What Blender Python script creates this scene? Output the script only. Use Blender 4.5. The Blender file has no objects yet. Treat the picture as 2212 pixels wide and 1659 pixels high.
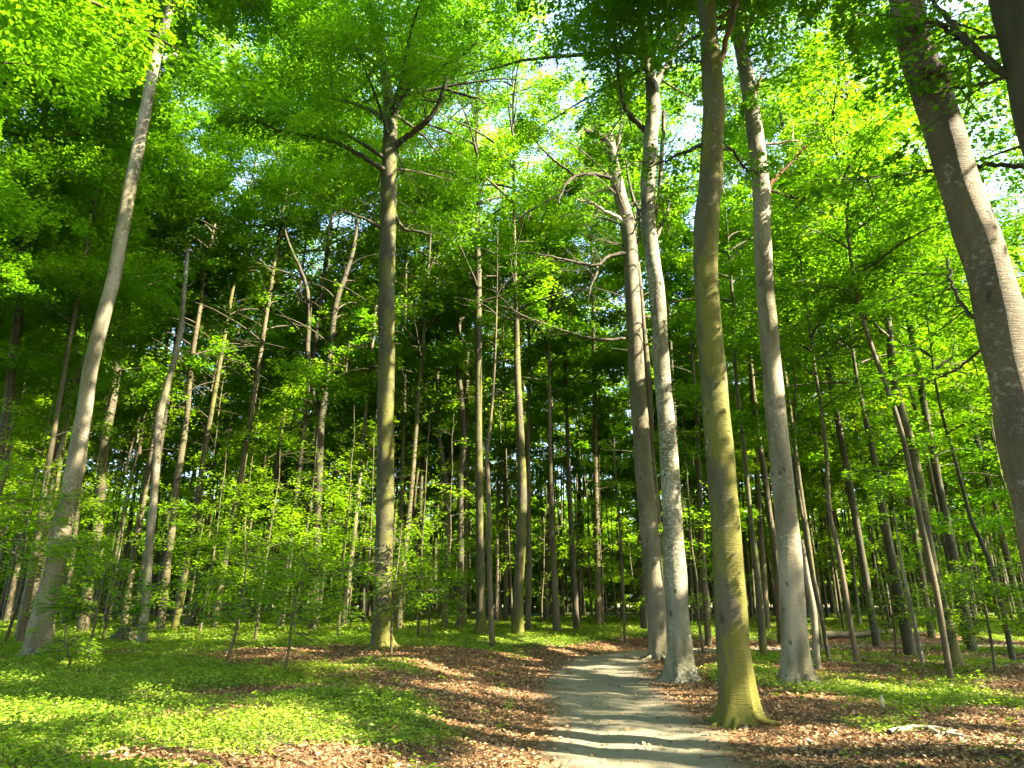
import bpy, math, random
import numpy as np

# ------------------------------------------------------------------ camera, sky, sun, exposure
scene = bpy.context.scene
C = scene.collection
PITCH = math.radians(17.8)
CAM_Z = 1.6
F = 1468.0                      # focal length in units of a 2212 px wide picture
camd = bpy.data.cameras.new("camera")
camd.sensor_width = 36.0
camd.lens = 36.0 * F / 2212.0
camd.clip_start = 0.05
camd.clip_end = 3000.0
cam = bpy.data.objects.new("camera", camd)
C.objects.link(cam)
cam.location = (0, 0, CAM_Z)
cam.rotation_euler = (math.radians(90) + PITCH, 0, 0)
scene.camera = cam

SUN_EL = math.radians(40)
SUN_AZ = math.radians(-22)      # from +X, negative is behind the camera
SUN = np.array([math.cos(SUN_EL) * math.cos(SUN_AZ), math.cos(SUN_EL) * math.sin(SUN_AZ), math.sin(SUN_EL)])
world = bpy.data.worlds.new("World")
scene.world = world
world.use_nodes = True
wn = world.node_tree
wn.nodes.clear()
sky = wn.nodes.new("ShaderNodeTexSky")
sky.sky_type = 'NISHITA'
sky.sun_disc = False
sky.sun_elevation = SUN_EL
sky.sun_rotation = math.atan2(SUN[0], SUN[1])
sky.air_density = 1.0
sky.dust_density = 2.0
sky.ozone_density = 1.0
bg = wn.nodes.new("ShaderNodeBackground")
bg.inputs["Strength"].default_value = 0.125
wo = wn.nodes.new("ShaderNodeOutputWorld")
wn.links.new(sky.outputs[0], bg.inputs[0])
wn.links.new(bg.outputs[0], wo.inputs[0])

sund = bpy.data.lights.new("sun", 'SUN')
sund.energy = 5.0
sund.angle = math.radians(0.53)
sund.color = (1.0, 0.87, 0.60)
suno = bpy.data.objects.new("sun", sund)
C.objects.link(suno)
from mathutils import Vector
suno.rotation_euler = Vector(tuple(-SUN)).to_track_quat('-Z', 'Y').to_euler()
suno.location = (30, -10, 40)

vs = scene.view_settings
vs.view_transform = 'Standard'
vs.look = 'None'
vs.exposure = 3.2
vs.gamma = 1.0
scene.cycles.max_bounces = 12
scene.cycles.diffuse_bounces = 4
scene.cycles.transmission_bounces = 12
scene.cycles.sample_clamp_indirect = 8.0
scene.cycles.use_denoising = True

rng = np.random.default_rng(7)
PI = math.pi


# ------------------------------------------------------------------ terrain
def sst(a, b, x):
    t = np.clip((np.asarray(x, float) - a) / (b - a), 0, 1)
    return t * t * (3 - 2 * t)


PATH = np.array([(2.0, -8.0), (1.75, 0.0), (1.55, 4.0), (1.42, 7.5), (1.62, 10.5), (1.78, 14.0), (2.2, 18.0), (3.2, 21.8),
                 (5.8, 25.0), (10.0, 26.8), (15.0, 27.8), (24.0, 28.8), (44.0, 31.0)])


def catmull(P, n):
    P = np.asarray(P, float)
    Q = np.vstack([2 * P[0] - P[1], P, 2 * P[-1] - P[-2]])
    out = []
    for i in range(len(P) - 1):
        p0, p1, p2, p3 = Q[i:i + 4]
        t = np.linspace(0, 1, n, endpoint=False)[:, None]
        out.append(0.5 * ((2 * p1) + (-p0 + p2) * t + (2 * p0 - 5 * p1 + 4 * p2 - p3) * t * t + (-p0 + 3 * p1 - 3 * p2 + p3) * t ** 3))
    out.append(P[-1:])
    return np.vstack(out)


PATHC = catmull(PATH, 5)


def path_dist(x, y):
    """distance to the path's centre line, and side (+1 = left of it / inside of the bend)"""
    x = np.asarray(x, float)
    y = np.asarray(y, float)
    sh = x.shape
    p = np.stack([x.ravel(), y.ravel()], 1)
    best = np.full(len(p), 1e9)
    side = np.zeros(len(p))
    a = PATHC[:-1]
    b = PATHC[1:]
    for i in range(len(a)):
        ab = b[i] - a[i]
        L = ab @ ab
        t = np.clip(((p - a[i]) @ ab) / L, 0, 1)
        q = a[i] + t[:, None] * ab
        d = np.hypot(p[:, 0] - q[:, 0], p[:, 1] - q[:, 1])
        cr = ab[0] * (p[:, 1] - a[i, 1]) - ab[1] * (p[:, 0] - a[i, 0])
        m = d < best
        best[m] = d[m]
        side[m] = np.sign(cr[m])
    return best.reshape(sh), side.reshape(sh)


def lump(x, y, s, ph):
    return (np.sin(x * s + ph) * np.cos(y * s * 0.83 + 1.7 * ph) + np.sin((x * 0.6 + y * 0.8) * s * 1.7 + 2.1 * ph) * 0.5
            + np.cos((x * 0.8 - y * 0.6) * s * 2.9 + 0.7 * ph) * 0.3)


def H(x, y):
    x = np.asarray(x, float)
    y = np.asarray(y, float)
    d, s = path_dist(x, y)
    left = np.where(s > 0, 1.0, 0.0)
    h = left * 0.34 * sst(1.2, 4.5, d) + left * 0.010 * np.clip(y - 10, 0, 60) * sst(3, 10, d)
    h = h + (1 - left) * 0.10 * sst(1.2, 3.5, d)
    h = h + 0.045 * lump(x, y, 0.55, 0.4) * sst(1.0, 3.0, d) + 0.018 * lump(x, y, 1.9, 1.3) * sst(0.9, 1.8, d)
    return h


def H1(x, y):
    return float(H(np.array([x]), np.array([y]))[0])


CP, SP = math.cos(PITCH), math.sin(PITCH)


def ray(px, py):
    u = (px - 1106.0) / F
    v = (829.5 - py) / F
    return np.array([u, CP - v * SP, SP + v * CP])


def at(px, py, Y):
    d = ray(px, py)
    return np.array([0, 0, CAM_Z]) + d * (Y / d[1])


def gp(px, py):
    d = ray(px, py)
    lo, t = 0.0, 0.5
    while t < 150:
        p = d * t + np.array([0, 0, CAM_Z])
        if p[2] < H1(p[0], p[1]):
            break
        lo = t
        t *= 1.02
    hi = t
    for _ in range(24):
        m = 0.5 * (lo + hi)
        p = d * m + np.array([0, 0, CAM_Z])
        if p[2] < H1(p[0], p[1]):
            hi = m
        else:
            lo = m
    p = d * hi + np.array([0, 0, CAM_Z])
    p[2] = H1(p[0], p[1])
    return p


# ------------------------------------------------------------------ materials
def newmat(name):
    m = bpy.data.materials.new(name)
    m.use_nodes = True
    nt = m.node_tree
    nt.nodes.clear()
    out = nt.nodes.new("ShaderNodeOutputMaterial")
    return m, nt, out


class G:
    """small helper for building node graphs"""
    def __init__(s, nt):
        s.nt = nt

    def n(s, t, **kw):
        x = s.nt.nodes.new(t)
        for k, v in kw.items():
            if k.startswith("_"):
                setattr(x, k[1:], v)
        return x

    def set(s, node, key, v):
        if hasattr(v, "bl_idname") or hasattr(v, "is_output"):
            s.nt.links.new(v, node.inputs[key])
        else:
            node.inputs[key].default_value = v

    def mapc(s, coord, scale):
        m = s.n("ShaderNodeMapping")
        s.nt.links.new(coord, m.inputs[0])
        m.inputs["Scale"].default_value = scale
        return m.outputs[0]

    def noise(s, vec, scale, detail=4, rough=0.55, dist=0.0):
        x = s.n("ShaderNodeTexNoise")
        s.nt.links.new(vec, x.inputs["Vector"])
        x.inputs["Scale"].default_value = scale
        x.inputs["Detail"].default_value = detail
        x.inputs["Roughness"].default_value = rough
        x.inputs["Distortion"].default_value = dist
        return x.outputs[0]

    def ramp(s, fac, lo, hi):
        x = s.n("ShaderNodeMapRange")
        x.interpolation_type = 'SMOOTHSTEP'
        s.set(x, 0, fac)
        x.inputs[1].default_value = lo
        x.inputs[2].default_value = hi
        return x.outputs[0]

    def math(s, op, a, b=0.0):
        x = s.n("ShaderNodeMath")
        x.operation = op
        s.set(x, 0, a)
        s.set(x, 1, b)
        return x.outputs[0]

    def mix(s, fac, a, b):
        x = s.n("ShaderNodeMix")
        x.data_type = 'RGBA'
        s.set(x, 0, fac)
        for k, v in ((6, a), (7, b)):
            if isinstance(v, tuple):
                v = (*v, 1.0) if len(v) == 3 else v
            s.set(x, k, v)
        return x.outputs[2]


def bark(name, base, dark, lichen=0.3, lichen_col=(0.42, 0.43, 0.36), moss=0.0, moss_col=(0.13, 0.14, 0.012), moss_side=(0.6, -0.3), algae=0.3):
    m, nt, out = newmat(name)
    g = G(nt)
    tc = g.n("ShaderNodeTexCoord")
    co = tc.outputs["Object"]
    sep = g.n("ShaderNodeSeparateXYZ")
    nt.links.new(co, sep.inputs[0])
    big = g.noise(g.mapc(co, (2.2, 2.2, 0.7)), 1.0, 5, 0.6)
    col = g.mix(g.ramp(big, 0.35, 0.65), base, dark)
    # greenish algae film
    al = g.noise(g.mapc(co, (1.3, 1.3, 0.45)), 1.7, 4, 0.6)
    col = g.mix(g.math('MULTIPLY', g.ramp(al, 0.42, 0.7), algae), col, (0.075, 0.085, 0.022))
    # fine horizontal wrinkles of smooth beech bark
    wr = g.noise(g.mapc(co, (5, 5, 46)), 1.0, 4, 0.7)
    col = g.mix(g.math('MULTIPLY', g.ramp(wr, 0.56, 0.72), 0.55), col, dark)
    # lichen blotches
    li = g.noise(g.mapc(co, (9, 9, 12)), 1.5, 8, 0.78)
    li2 = g.noise(co, 0.9, 2)
    lm = g.math('MULTIPLY', g.ramp(li, 0.60 - 0.16 * lichen, 0.66 - 0.12 * lichen), g.ramp(li2, 0.62 - 0.35 * lichen, 0.72 - 0.2 * lichen))
    col = g.mix(g.math('MULTIPLY', lm, 0.65), col, lichen_col)
    # dark knots and branch scars
    vo = g.n("ShaderNodeTexVoronoi")
    nt.links.new(g.mapc(co, (3.2, 3.2, 2.0)), vo.inputs["Vector"])
    vo.inputs["Scale"].default_value = 1.0
    nz = g.noise(co, 14, 3)
    vd = g.math('ADD', vo.outputs["Distance"], g.math('MULTIPLY', nz, 0.12))
    kn = g.math('SUBTRACT', 1.0, g.ramp(vd, 0.14, 0.21))
    col = g.mix(g.math('MULTIPLY', kn, 0.7), col, tuple(c * 0.35 for c in dark))
    if moss > 0:
        ge = g.n("ShaderNodeNewGeometry")
        dp = g.n("ShaderNodeVectorMath")
        dp.operation = 'DOT_PRODUCT'
        nt.links.new(ge.outputs["Normal"], dp.inputs[0])
        dp.inputs[1].default_value = (moss_side[0], moss_side[1], 0.1)
        mn = g.noise(g.mapc(co, (1.6, 1.6, 0.55)), 1.6, 6, 0.65)
        # more moss at the foot of the trunk
        foot = g.math('SUBTRACT', 1.0, g.ramp(sep.outputs[2], 0.1, 1.6))
        mm = g.math('ADD', g.math('ADD', mn, g.math('MULTIPLY', dp.outputs["Value"], 0.16)), g.math('MULTIPLY', foot, 0.16))
        mk = g.ramp(mm, 0.72 - 0.3 * moss, 0.84 - 0.3 * moss)
        col = g.mix(g.math('MULTIPLY', mk, 0.92), col, moss_col)
    bs = g.n("ShaderNodeBsdfPrincipled")
    nt.links.new(col, bs.inputs["Base Color"])
    bs.inputs["Roughness"].default_value = 0.72
    bs.inputs["Specular IOR Level"].default_value = 0.35
    bm = g.n("ShaderNodeBump")
    bm.inputs["Strength"].default_value = 0.8
    bm.inputs["Distance"].default_value = 0.03
    hh = g.math('ADD', g.math('MULTIPLY', wr, 0.6), g.math('ADD', g.math('MULTIPLY', li, 0.7), g.math('MULTIPLY', kn, -0.8)))
    nt.links.new(hh, bm.inputs["Height"])
    nt.links.new(bm.outputs[0], bs.inputs["Normal"])
    nt.links.new(bs.outputs[0], out.inputs[0])
    return m


def leafmat(name, dark, light, tdark, tlight, trans=0.5):
    m, nt, out = newmat(name)
    g = G(nt)
    a = g.n("ShaderNodeAttribute")
    a.attribute_name = "tone"
    r = a.outputs["Fac"]
    ge = g.n("ShaderNodeNewGeometry")
    nz = g.noise(ge.outputs["Position"], 0.45, 3)
    oi = g.n("ShaderNodeObjectInfo")
    f = g.math('ADD', g.math('ADD', g.math('MULTIPLY', r, 0.5), g.math('MULTIPLY', g.ramp(nz, 0.3, 0.7), 0.25)), g.math('MULTIPLY', oi.outputs["Random"], 0.25))
    cd = g.mix(f, dark, light)
    ct = g.mix(f, tdark, tlight)
    d = g.n("ShaderNodeBsdfDiffuse")
    nt.links.new(cd, d.inputs[0])
    t = g.n("ShaderNodeBsdfTranslucent")
    nt.links.new(ct, t.inputs[0])
    mx = g.n("ShaderNodeMixShader")
    mx.inputs[0].default_value = trans
    nt.links.new(d.outputs[0], mx.inputs[1])
    nt.links.new(t.outputs[0], mx.inputs[2])
    gl = g.n("ShaderNodeBsdfGlossy")
    gl.inputs["Roughness"].default_value = 0.42
    gl.inputs["Color"].default_value = (0.9, 0.95, 0.9, 1)
    m2 = g.n("ShaderNodeMixShader")
    m2.inputs[0].default_value = 0.022
    nt.links.new(mx.outputs[0], m2.inputs[1])
    nt.links.new(gl.outputs[0], m2.inputs[2])
    nt.links.new(m2.outputs[0], out.inputs[0])
    return m


M = {}
M['grey'] = bark("bark_grey", (0.155, 0.135, 0.095), (0.075, 0.062, 0.042), lichen=0.35, algae=0.5)
M['silver'] = bark("bark_silver", (0.225, 0.198, 0.148), (0.100, 0.084, 0.058), lichen=0.42, algae=0.50)
M['lichen'] = bark("bark_lichen", (0.195, 0.178, 0.130), (0.070, 0.060, 0.040), lichen=0.70, lichen_col=(0.42, 0.42, 0.34), algae=0.55)
M['moss'] = bark("bark_moss", (0.090, 0.077, 0.045), (0.045, 0.038, 0.020), lichen=0.32, moss=0.97, moss_col=(0.108, 0.102, 0.007), algae=0.9)
M['greenish'] = bark("bark_greenish", (0.068, 0.057, 0.031), (0.032, 0.027, 0.015), lichen=0.3, moss=0.55, moss_col=(0.080, 0.080, 0.007), algae=0.8)
M['brown'] = bark("bark_brown", (0.135, 0.097, 0.058), (0.062, 0.045, 0.028), lichen=0.5, lichen_col=(0.33, 0.31, 0.25), algae=0.25)
M['dark'] = bark("bark_dark", (0.058, 0.047, 0.030), (0.027, 0.022, 0.014), lichen=0.2, lichen_col=(0.18, 0.18, 0.14), algae=0.4)
M['thin'] = bark("bark_thin", (0.100, 0.078, 0.045), (0.045, 0.036, 0.022), lichen=0.3, algae=0.5)
M['dead'] = bark("dead_wood", (0.26, 0.12, 0.06), (0.13, 0.07, 0.04), lichen=0.1, algae=0.05)
M['deadpale'] = bark("dead_wood_pale", (0.50, 0.44, 0.34), (0.30, 0.25, 0.18), lichen=0.2, algae=0.05)
M['twig'] = bark("twig_bark", (0.075, 0.062, 0.042), (0.04, 0.034, 0.024), lichen=0.1, algae=0.2)
M['leaf'] = leafmat("beech_leaves", (0.042, 0.105, 0.007), (0.085, 0.160, 0.010), (0.100, 0.330, 0.004), (0.290, 0.540, 0.008), 0.58)
M['leafy'] = leafmat("beech_leaves_young_or_lit", (0.055, 0.120, 0.008), (0.110, 0.180, 0.011), (0.160, 0.410, 0.005), (0.400, 0.610, 0.010), 0.58)  # young leaves; the lighter green also paints light into older, distant crowns
M['herb'] = leafmat("herb_leaves", (0.100, 0.180, 0.014), (0.240, 0.320, 0.040), (0.150, 0.300, 0.008), (0.360, 0.470, 0.018), 0.34)


# ------------------------------------------------------------------ mesh building
class MB:
    def __init__(s):
        s.v, s.l, s.t, s.m, s.sm, s.tone, s.nv = [], [], [], [], [], [], 0

    def quads(s, v, f, mat=0, smooth=True, tone=None):
        """v (n,3), f (k,4) or (k,3)"""
        f = np.asarray(f)
        s.v.append(np.asarray(v, np.float32))
        s.l.append((f + s.nv).ravel().astype(np.int32))
        s.t.append(np.full(len(f), f.shape[1], np.int32))
        s.m.append(np.full(len(f), mat, np.int32))
        s.sm.append(np.full(len(f), smooth, bool))
        s.tone.append(np.asarray(tone, np.float32) if tone is not None else np.zeros(len(f), np.float32))
        s.nv += len(v)

    def build(s, name, mats, parent=None, loc=None):
        me = bpy.data.meshes.new(name)
        v = np.concatenate(s.v)
        l = np.concatenate(s.l)
        t = np.concatenate(s.t)
        me.vertices.add(len(v))
        me.vertices.foreach_set("co", v.ravel())
        me.loops.add(len(l))
        me.loops.foreach_set("vertex_index", l)
        me.polygons.add(len(t))
        st = np.zeros(len(t), np.int32)
        st[1:] = np.cumsum(t)[:-1]
        me.polygons.foreach_set("loop_start", st)
        me.polygons.foreach_set("loop_total", t)
        me.polygons.foreach_set("material_index", np.concatenate(s.m))
        me.polygons.foreach_set("use_smooth", np.concatenate(s.sm))
        at_ = me.attributes.new("tone", 'FLOAT', 'FACE')
        at_.data.foreach_set("value", np.concatenate(s.tone))
        for m in mats:
            me.materials.append(m)
        me.update(calc_edges=True)
        o = bpy.data.objects.new(name, me)
        C.objects.link(o)
        if parent is not None:
            o.parent = parent
        if loc is not None:
            o.location = tuple(loc)
        return o


def tube(mb, P, R, sides=8, mat=0, lobes=None, rough=0.0, seed=0, cap=True):
    """swept tube; lobes = (n, amount array per ring) for root flare ridges"""
    P = np.asarray(P, float)
    R = np.asarray(R, float)
    n = len(P)
    T = np.gradient(P, axis=0)
    T /= np.linalg.norm(T, axis=1)[:, None] + 1e-9
    ref = np.array([0, 1.0, 0]) if abs(T[:, 1]).mean() < 0.8 else np.array([1.0, 0, 0])
    U = np.cross(T, ref)
    U /= np.linalg.norm(U, axis=1)[:, None] + 1e-9
    V = np.cross(T, U)
    th = np.linspace(0, 2 * PI, sides, endpoint=False)
    rr = R[:, None] * np.ones((n, sides))
    if rough > 0:
        r2 = np.random.default_rng(seed)
        for k in range(5):
            a, b, ph = r2.integers(1, 4), r2.uniform(0.5, 5), r2.uniform(0, 6.28, 2)
            rr *= 1 + rough * 0.6 * np.sin(a * th[None, :] + ph[0]) * np.sin(b * np.cumsum(np.r_[0, np.linalg.norm(np.diff(P, axis=0), axis=1)])[:, None] + ph[1])
    if lobes is not None:
        nl, am, ph = lobes
        lob = 1.25 * np.maximum(0, np.cos(nl * th + ph + 0.9 * np.sin(2 * th + ph))) ** 1.5 + 0.25 * np.cos(th * 2 + ph * 1.7) - 0.12
        rr *= 1 + am[:, None] * (0.45 + lob[None, :])
    X = P[:, None, :] + rr[:, :, None] * (np.cos(th)[None, :, None] * U[:, None, :] + np.sin(th)[None, :, None] * V[:, None, :])
    i = np.arange(n - 1)[:, None]
    j = np.arange(sides)[None, :]
    a = i * sides + j
    b = i * sides + (j + 1) % sides
    f = np.stack([a, b, b + sides, a + sides], -1).reshape(-1, 4)
    v = X.reshape(-1, 3)
    mb.quads(v, f, mat)
    if cap:
        c = np.array([P[-1] + T[-1] * R[-1] * 0.4])
        k = np.arange(sides)
        base = (n - 1) * sides
        mb.quads(np.vstack([v[base:], c]), np.stack([k, (k + 1) % sides, np.full(sides, sides)], 1), mat)


def tubes(mb, P, R, sides, mat):
    """many thin tubes at once: P (n,K,3), R (n,K)"""
    n, K = P.shape[:2]
    T = np.gradient(P, axis=1)
    T /= np.linalg.norm(T, axis=2)[..., None] + 1e-9
    ref = np.where(np.abs(T[:, :1, 2:3]) < 0.8, np.array([0, 0, 1.0]), np.array([1.0, 0, 0]))
    U = np.cross(T, ref)
    U /= np.linalg.norm(U, axis=2)[..., None] + 1e-9
    V = np.cross(T, U)
    th = np.linspace(0, 2 * PI, sides, endpoint=False)
    X = P[:, :, None, :] + R[:, :, None, None] * (np.cos(th)[None, None, :, None] * U[:, :, None, :] + np.sin(th)[None, None, :, None] * V[:, :, None, :])
    q, i, j = np.meshgrid(np.arange(n), np.arange(K - 1), np.arange(sides), indexing='ij')
    a = (q * K + i) * sides + j
    b = (q * K + i) * sides + (j + 1) % sides
    mb.quads(X.reshape(-1, 3), np.stack([a, b, b + sides, a + sides], -1).reshape(-1, 4), mat)


# gaps in the canopy through which the sun reaches a spot: (point, radius)
GAPS = []


def cull(W):
    """True where a leaf at world position W stays"""
    keep = np.ones(len(W), bool)
    for p, r in GAPS:
        d = W - p
        t = d @ SUN
        q = np.einsum('ij,ij->i', d, d) - t * t
        keep &= ~((t > 1.2) & (q < r * r))
    return keep


NLEAF = [0]


def leaves(mb, c, axis, nrm, length, base, mat=0, tone=None, width=0.62, rg=rng, docull=True):
    """leaf blades: folded diamonds centred at c"""
    W = c + base
    keep = (W[:, 0] ** 2 + W[:, 1] ** 2 + (W[:, 2] - CAM_Z) ** 2) > 5.0 ** 2
    if docull:
        keep &= cull(W)
    c, axis, nrm = c[keep], axis[keep], nrm[keep]
    n = len(c)
    if n == 0:
        return
    L = (length[keep] if np.ndim(length) else np.full(n, length)) * rg.uniform(0.55, 1.35, n)
    nrm = nrm / np.linalg.norm(nrm, axis=1)[:, None]
    axis = axis - nrm * np.einsum('ij,ij->i', axis, nrm)[:, None]
    axis /= np.linalg.norm(axis, axis=1)[:, None] + 1e-9
    b = np.cross(nrm, axis)
    w = (L * width * 0.5)[:, None]
    l = (L * 0.5)[:, None]
    v = np.stack([c - axis * l, c + b * w + nrm * w * 0.25 - axis * l * 0.1, c + axis * l - nrm * l * 0.15, c - b * w + nrm * w * 0.25 - axis * l * 0.1], 1).reshape(-1, 3)
    f = np.arange(n * 4).reshape(-1, 4)
    tn = rg.uniform(0, 1, n) if tone is None else np.clip(tone[keep] + rg.normal(0, 0.18, n), 0, 1)
    mb.quads(v, f, mat, smooth=False, tone=tn)
    NLEAF[0] += n


def crown(mb, rg, axis_at, z0, z1, R, area, leaf, base, nb=None, lmat=0, tmat=1, twigs=2, low_e=0.35, high_e=1.05, topshape=0.35, spray_k=10, az_rng=None, flat=0.30, tw=1.0):
    """branches with flat leafy sprays, as beeches carry them. axis_at(z)->(x,y) local trunk axis"""
    nb = nb or int(np.clip((z1 - z0) * 3.2, 10, 46))
    t = (np.arange(nb) + rg.uniform(0, 1, nb)) / nb
    z = z0 + (z1 - z0) * t * 0.94
    az = np.arange(nb) * 2.39996 + rg.normal(0, 0.5, nb) + rg.uniform(0, 6.28)
    if az_rng is not None:
        az = rg.uniform(az_rng[0], az_rng[1], nb)
    prof = np.where(t < topshape, 0.65 + 0.35 * t / topshape, 1.0 - 0.72 * ((t - topshape) / (1 - topshape)) ** 1.4)
    L = R * prof * rg.uniform(0.40, 1.20, nb)
    e0 = low_e + (high_e - low_e) * t + rg.normal(0, 0.20, nb)
    K = 8
    s = np.linspace(0, 1, K)
    el = e0[:, None] * (1 - 0.95 * s[None, :] ** 0.8) - 0.10 * s[None, :]
    azs = az[:, None] + np.cumsum(rg.normal(0, 0.10, (nb, K)), 1)
    st = (L / (K - 1))[:, None, None] * np.stack([np.cos(el) * np.cos(azs), np.cos(el) * np.sin(azs), np.sin(el)], -1)
    st[:, -1] = 0
    ax = np.array([axis_at(q) for q in z])
    O = np.concatenate([ax, z[:, None]], 1)
    P = O[:, None, :] + np.concatenate([np.zeros((nb, 1, 3)), np.cumsum(st, 1)[:, :-1]], 1)
    # sprays
    S = spray_k
    ts = 0.16 + 0.84 * (np.arange(S)[None, :] + rg.uniform(0, 1, (nb, S))) / S
    fi = np.clip(ts * (K - 1), 0, K - 1.001)
    i0 = fi.astype(int)
    fr = fi - i0
    bi = np.arange(nb)[:, None]
    SO = P[bi, i0] * (1 - fr[..., None]) + P[bi, i0 + 1] * fr[..., None]
    sgn = np.where(np.arange(S)[None, :] % 2 == 0, 1, -1)
    sa = az[:, None] + sgn * rg.uniform(0.35, 1.35, (nb, S)) * (1.15 - ts * 0.6)
    ls = L[:, None] * (0.20 + 0.30 * (1 - ts)) * rg.uniform(0.6, 1.5, (nb, S)) + 0.25
    se = rg.normal(0.05, 0.26, (nb, S))
    SO, sa, ls, se = SO.reshape(-1, 3), sa.ravel(), ls.ravel(), se.ravel()
    la = 0.30 * leaf * leaf
    N = area / la
    wgt = ls ** 2 * rg.uniform(0.35, 1.6, len(ls))
    cnt = rg.poisson(N * wgt / wgt.sum())
    idx = np.repeat(np.arange(len(ls)), cnt)
    n = len(idx)
    u = rg.uniform(0, 1, n) ** 0.75
    hw = 0.42 * np.sin(PI * np.clip(u * 0.93 + 0.05, 0, 1) ** 0.8)
    vv = rg.uniform(-1, 1, n) * hw
    lsi, sai = ls[idx], sa[idx]
    dx, dy = np.cos(sai), np.sin(sai)
    c = np.empty((n, 3))
    c[:, 0] = SO[idx, 0] + lsi * (dx * u - dy * vv)
    c[:, 1] = SO[idx, 1] + lsi * (dy * u + dx * vv)
    c[:, 2] = SO[idx, 2] + lsi * (np.sin(se[idx]) * u - 0.16 * u * u - 0.10 * np.abs(vv)) + rg.normal(0, 0.05 + 0.045 * R / 3, n)
    la_ = sai + np.sign(vv) * rg.uniform(0.2, 1.1, n)
    axv = np.stack([np.cos(la_), np.sin(la_), rg.normal(-0.15, 0.25, n)], 1)
    nv = np.stack([rg.normal(0, flat, n), rg.normal(0, flat, n), np.ones(n)], 1)
    stone = rg.uniform(0.1, 0.9, len(ls))
    leaves(mb, c, axv, nv, leaf, base, lmat, tone=stone[idx], rg=rg)
    if twigs >= 1:
        r0 = (0.013 + 0.012 * L) * tw
        tubes(mb, P, r0[:, None] * (1 - s[None, :]) + 0.004 * s[None, :], 5 if twigs >= 2 else 4, tmat)
    if twigs >= 2:
        d = np.stack([np.cos(sa), np.sin(sa), np.sin(se)], 1)
        q = SO[:, None, :] + (np.array([0, 0.5, 0.95])[None, :] * ls[:, None])[..., None] * d[:, None, :]
        q[:, 1:, 2] -= np.array([0.04, 0.15])[None, :] * ls[:, None]
        tubes(mb, q, np.tile(np.array([0.008, 0.005, 0.002]), (len(ls), 1)), 3, tmat)
    return P


def thing(name, label, cat, loc, group=None):
    o = bpy.data.objects.new(name, None)
    o.empty_display_size = 0.2
    C.objects.link(o)
    o.location = tuple(loc)
    o['label'] = label
    o['category'] = cat
    if group:
        o['group'] = group
    return o


def tag(o, label, cat, group=None):
    o['label'] = label
    o['category'] = cat
    if group:
        o['group'] = group
    return o


def roots(t, base, R0, mat, seed, n=6):
    """buttress roots running out from the foot of a trunk, each a part of its own"""
    r = np.random.default_rng(seed)
    for q in range(n):
        az = 2 * PI * (q + r.uniform(-.3, .3)) / n
        ln = r.uniform(.45, .9)
        d = np.array([math.cos(az), math.sin(az)])
        e = np.array([-d[1], d[0]]) * r.normal(0, .35)
        pts = []
        for f, zz, b in ((.45, .50, 0), (.80, .26, .05), (1.15, .12, .15), (1.7, .055, .35), (2.4, .02, .7), (3.0, -.07, 1.0)):
            f2 = .45 + (f - .45) * ln
            xy = (d * f2 + e * b) * R0
            pts.append([xy[0], xy[1], zz * R0 * 2.4 + (H1(base[0] + xy[0], base[1] + xy[1]) - base[2])])
        D = catmull(np.column_stack([pts, np.array([.40, .34, .27, .19, .11, .05]) * R0 * r.uniform(.75, 1.1)]), 4)
        mb = MB()
        tube(mb, D[:, :3], D[:, 3], 9, 0, rough=.12, seed=seed * 10 + q)
        mb.build('root', [mat], t)


class Trunk:
    """centre line of a trunk in local coordinates, traced at its own distance and then continued upwards"""
    def __init__(s, base, pts, rad):
        s.base = base
        s.P = np.asarray(pts, float)
        s.R = np.asarray(rad, float)

    def axis(s, z):
        return (np.interp(z, s.P[:, 2], s.P[:, 0]), np.interp(z, s.P[:, 2], s.P[:, 1]))


def trace(pix, Y=None, top=None, base=None, bend=0.12, seed=0):
    """pix: (px, py, width px) from the foot upwards. Returns base, dense local points, radii"""
    r = np.random.default_rng(seed)
    if base is None:
        base = gp(pix[0][0], pix[0][1])
    if Y is None:
        Y = base[1]
    pts, rad = [], []
    for k, (px, py, w) in enumerate(pix):
        p = at(px, py, Y) if k else base.copy()
        if k:
            p[1] = Y
        d = np.linalg.norm(p - np.array([0, 0, CAM_Z]))
        dc = p[1] * CP + (p[2] - CAM_Z) * SP
        pts.append(p)
        rad.append(max(0.008, 0.5 * w * dc / F))
    pts = np.array(pts)
    if top is not None and top > pts[-1, 2]:
        dv = pts[-1] - pts[-2]
        dv /= max(dv[2], 0.2)
        h = top - pts[-1, 2]
        for q in (0.33, 0.66, 1.0):
            pts = np.vstack([pts, pts[-1] + np.array([dv[0] * 0.5 ** (q * 3), 0, 1]) * h / 3])
            rad.append(rad[-1] * (0.72 if q < 1 else 0.35))
    C3 = catmull(np.column_stack([pts, rad]), 6)
    L = C3[:, :3] - base
    hz = L[:, 2]
    ph = r.uniform(0, 6.28, 3)
    L[:, 1] += bend * sst(0, 4, hz) * (np.sin(hz * 0.55 + ph[0]) + 0.5 * np.sin(hz * 1.3 + ph[1]))
    return base, L, np.maximum(C3[:, 3], 0.006)


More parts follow.
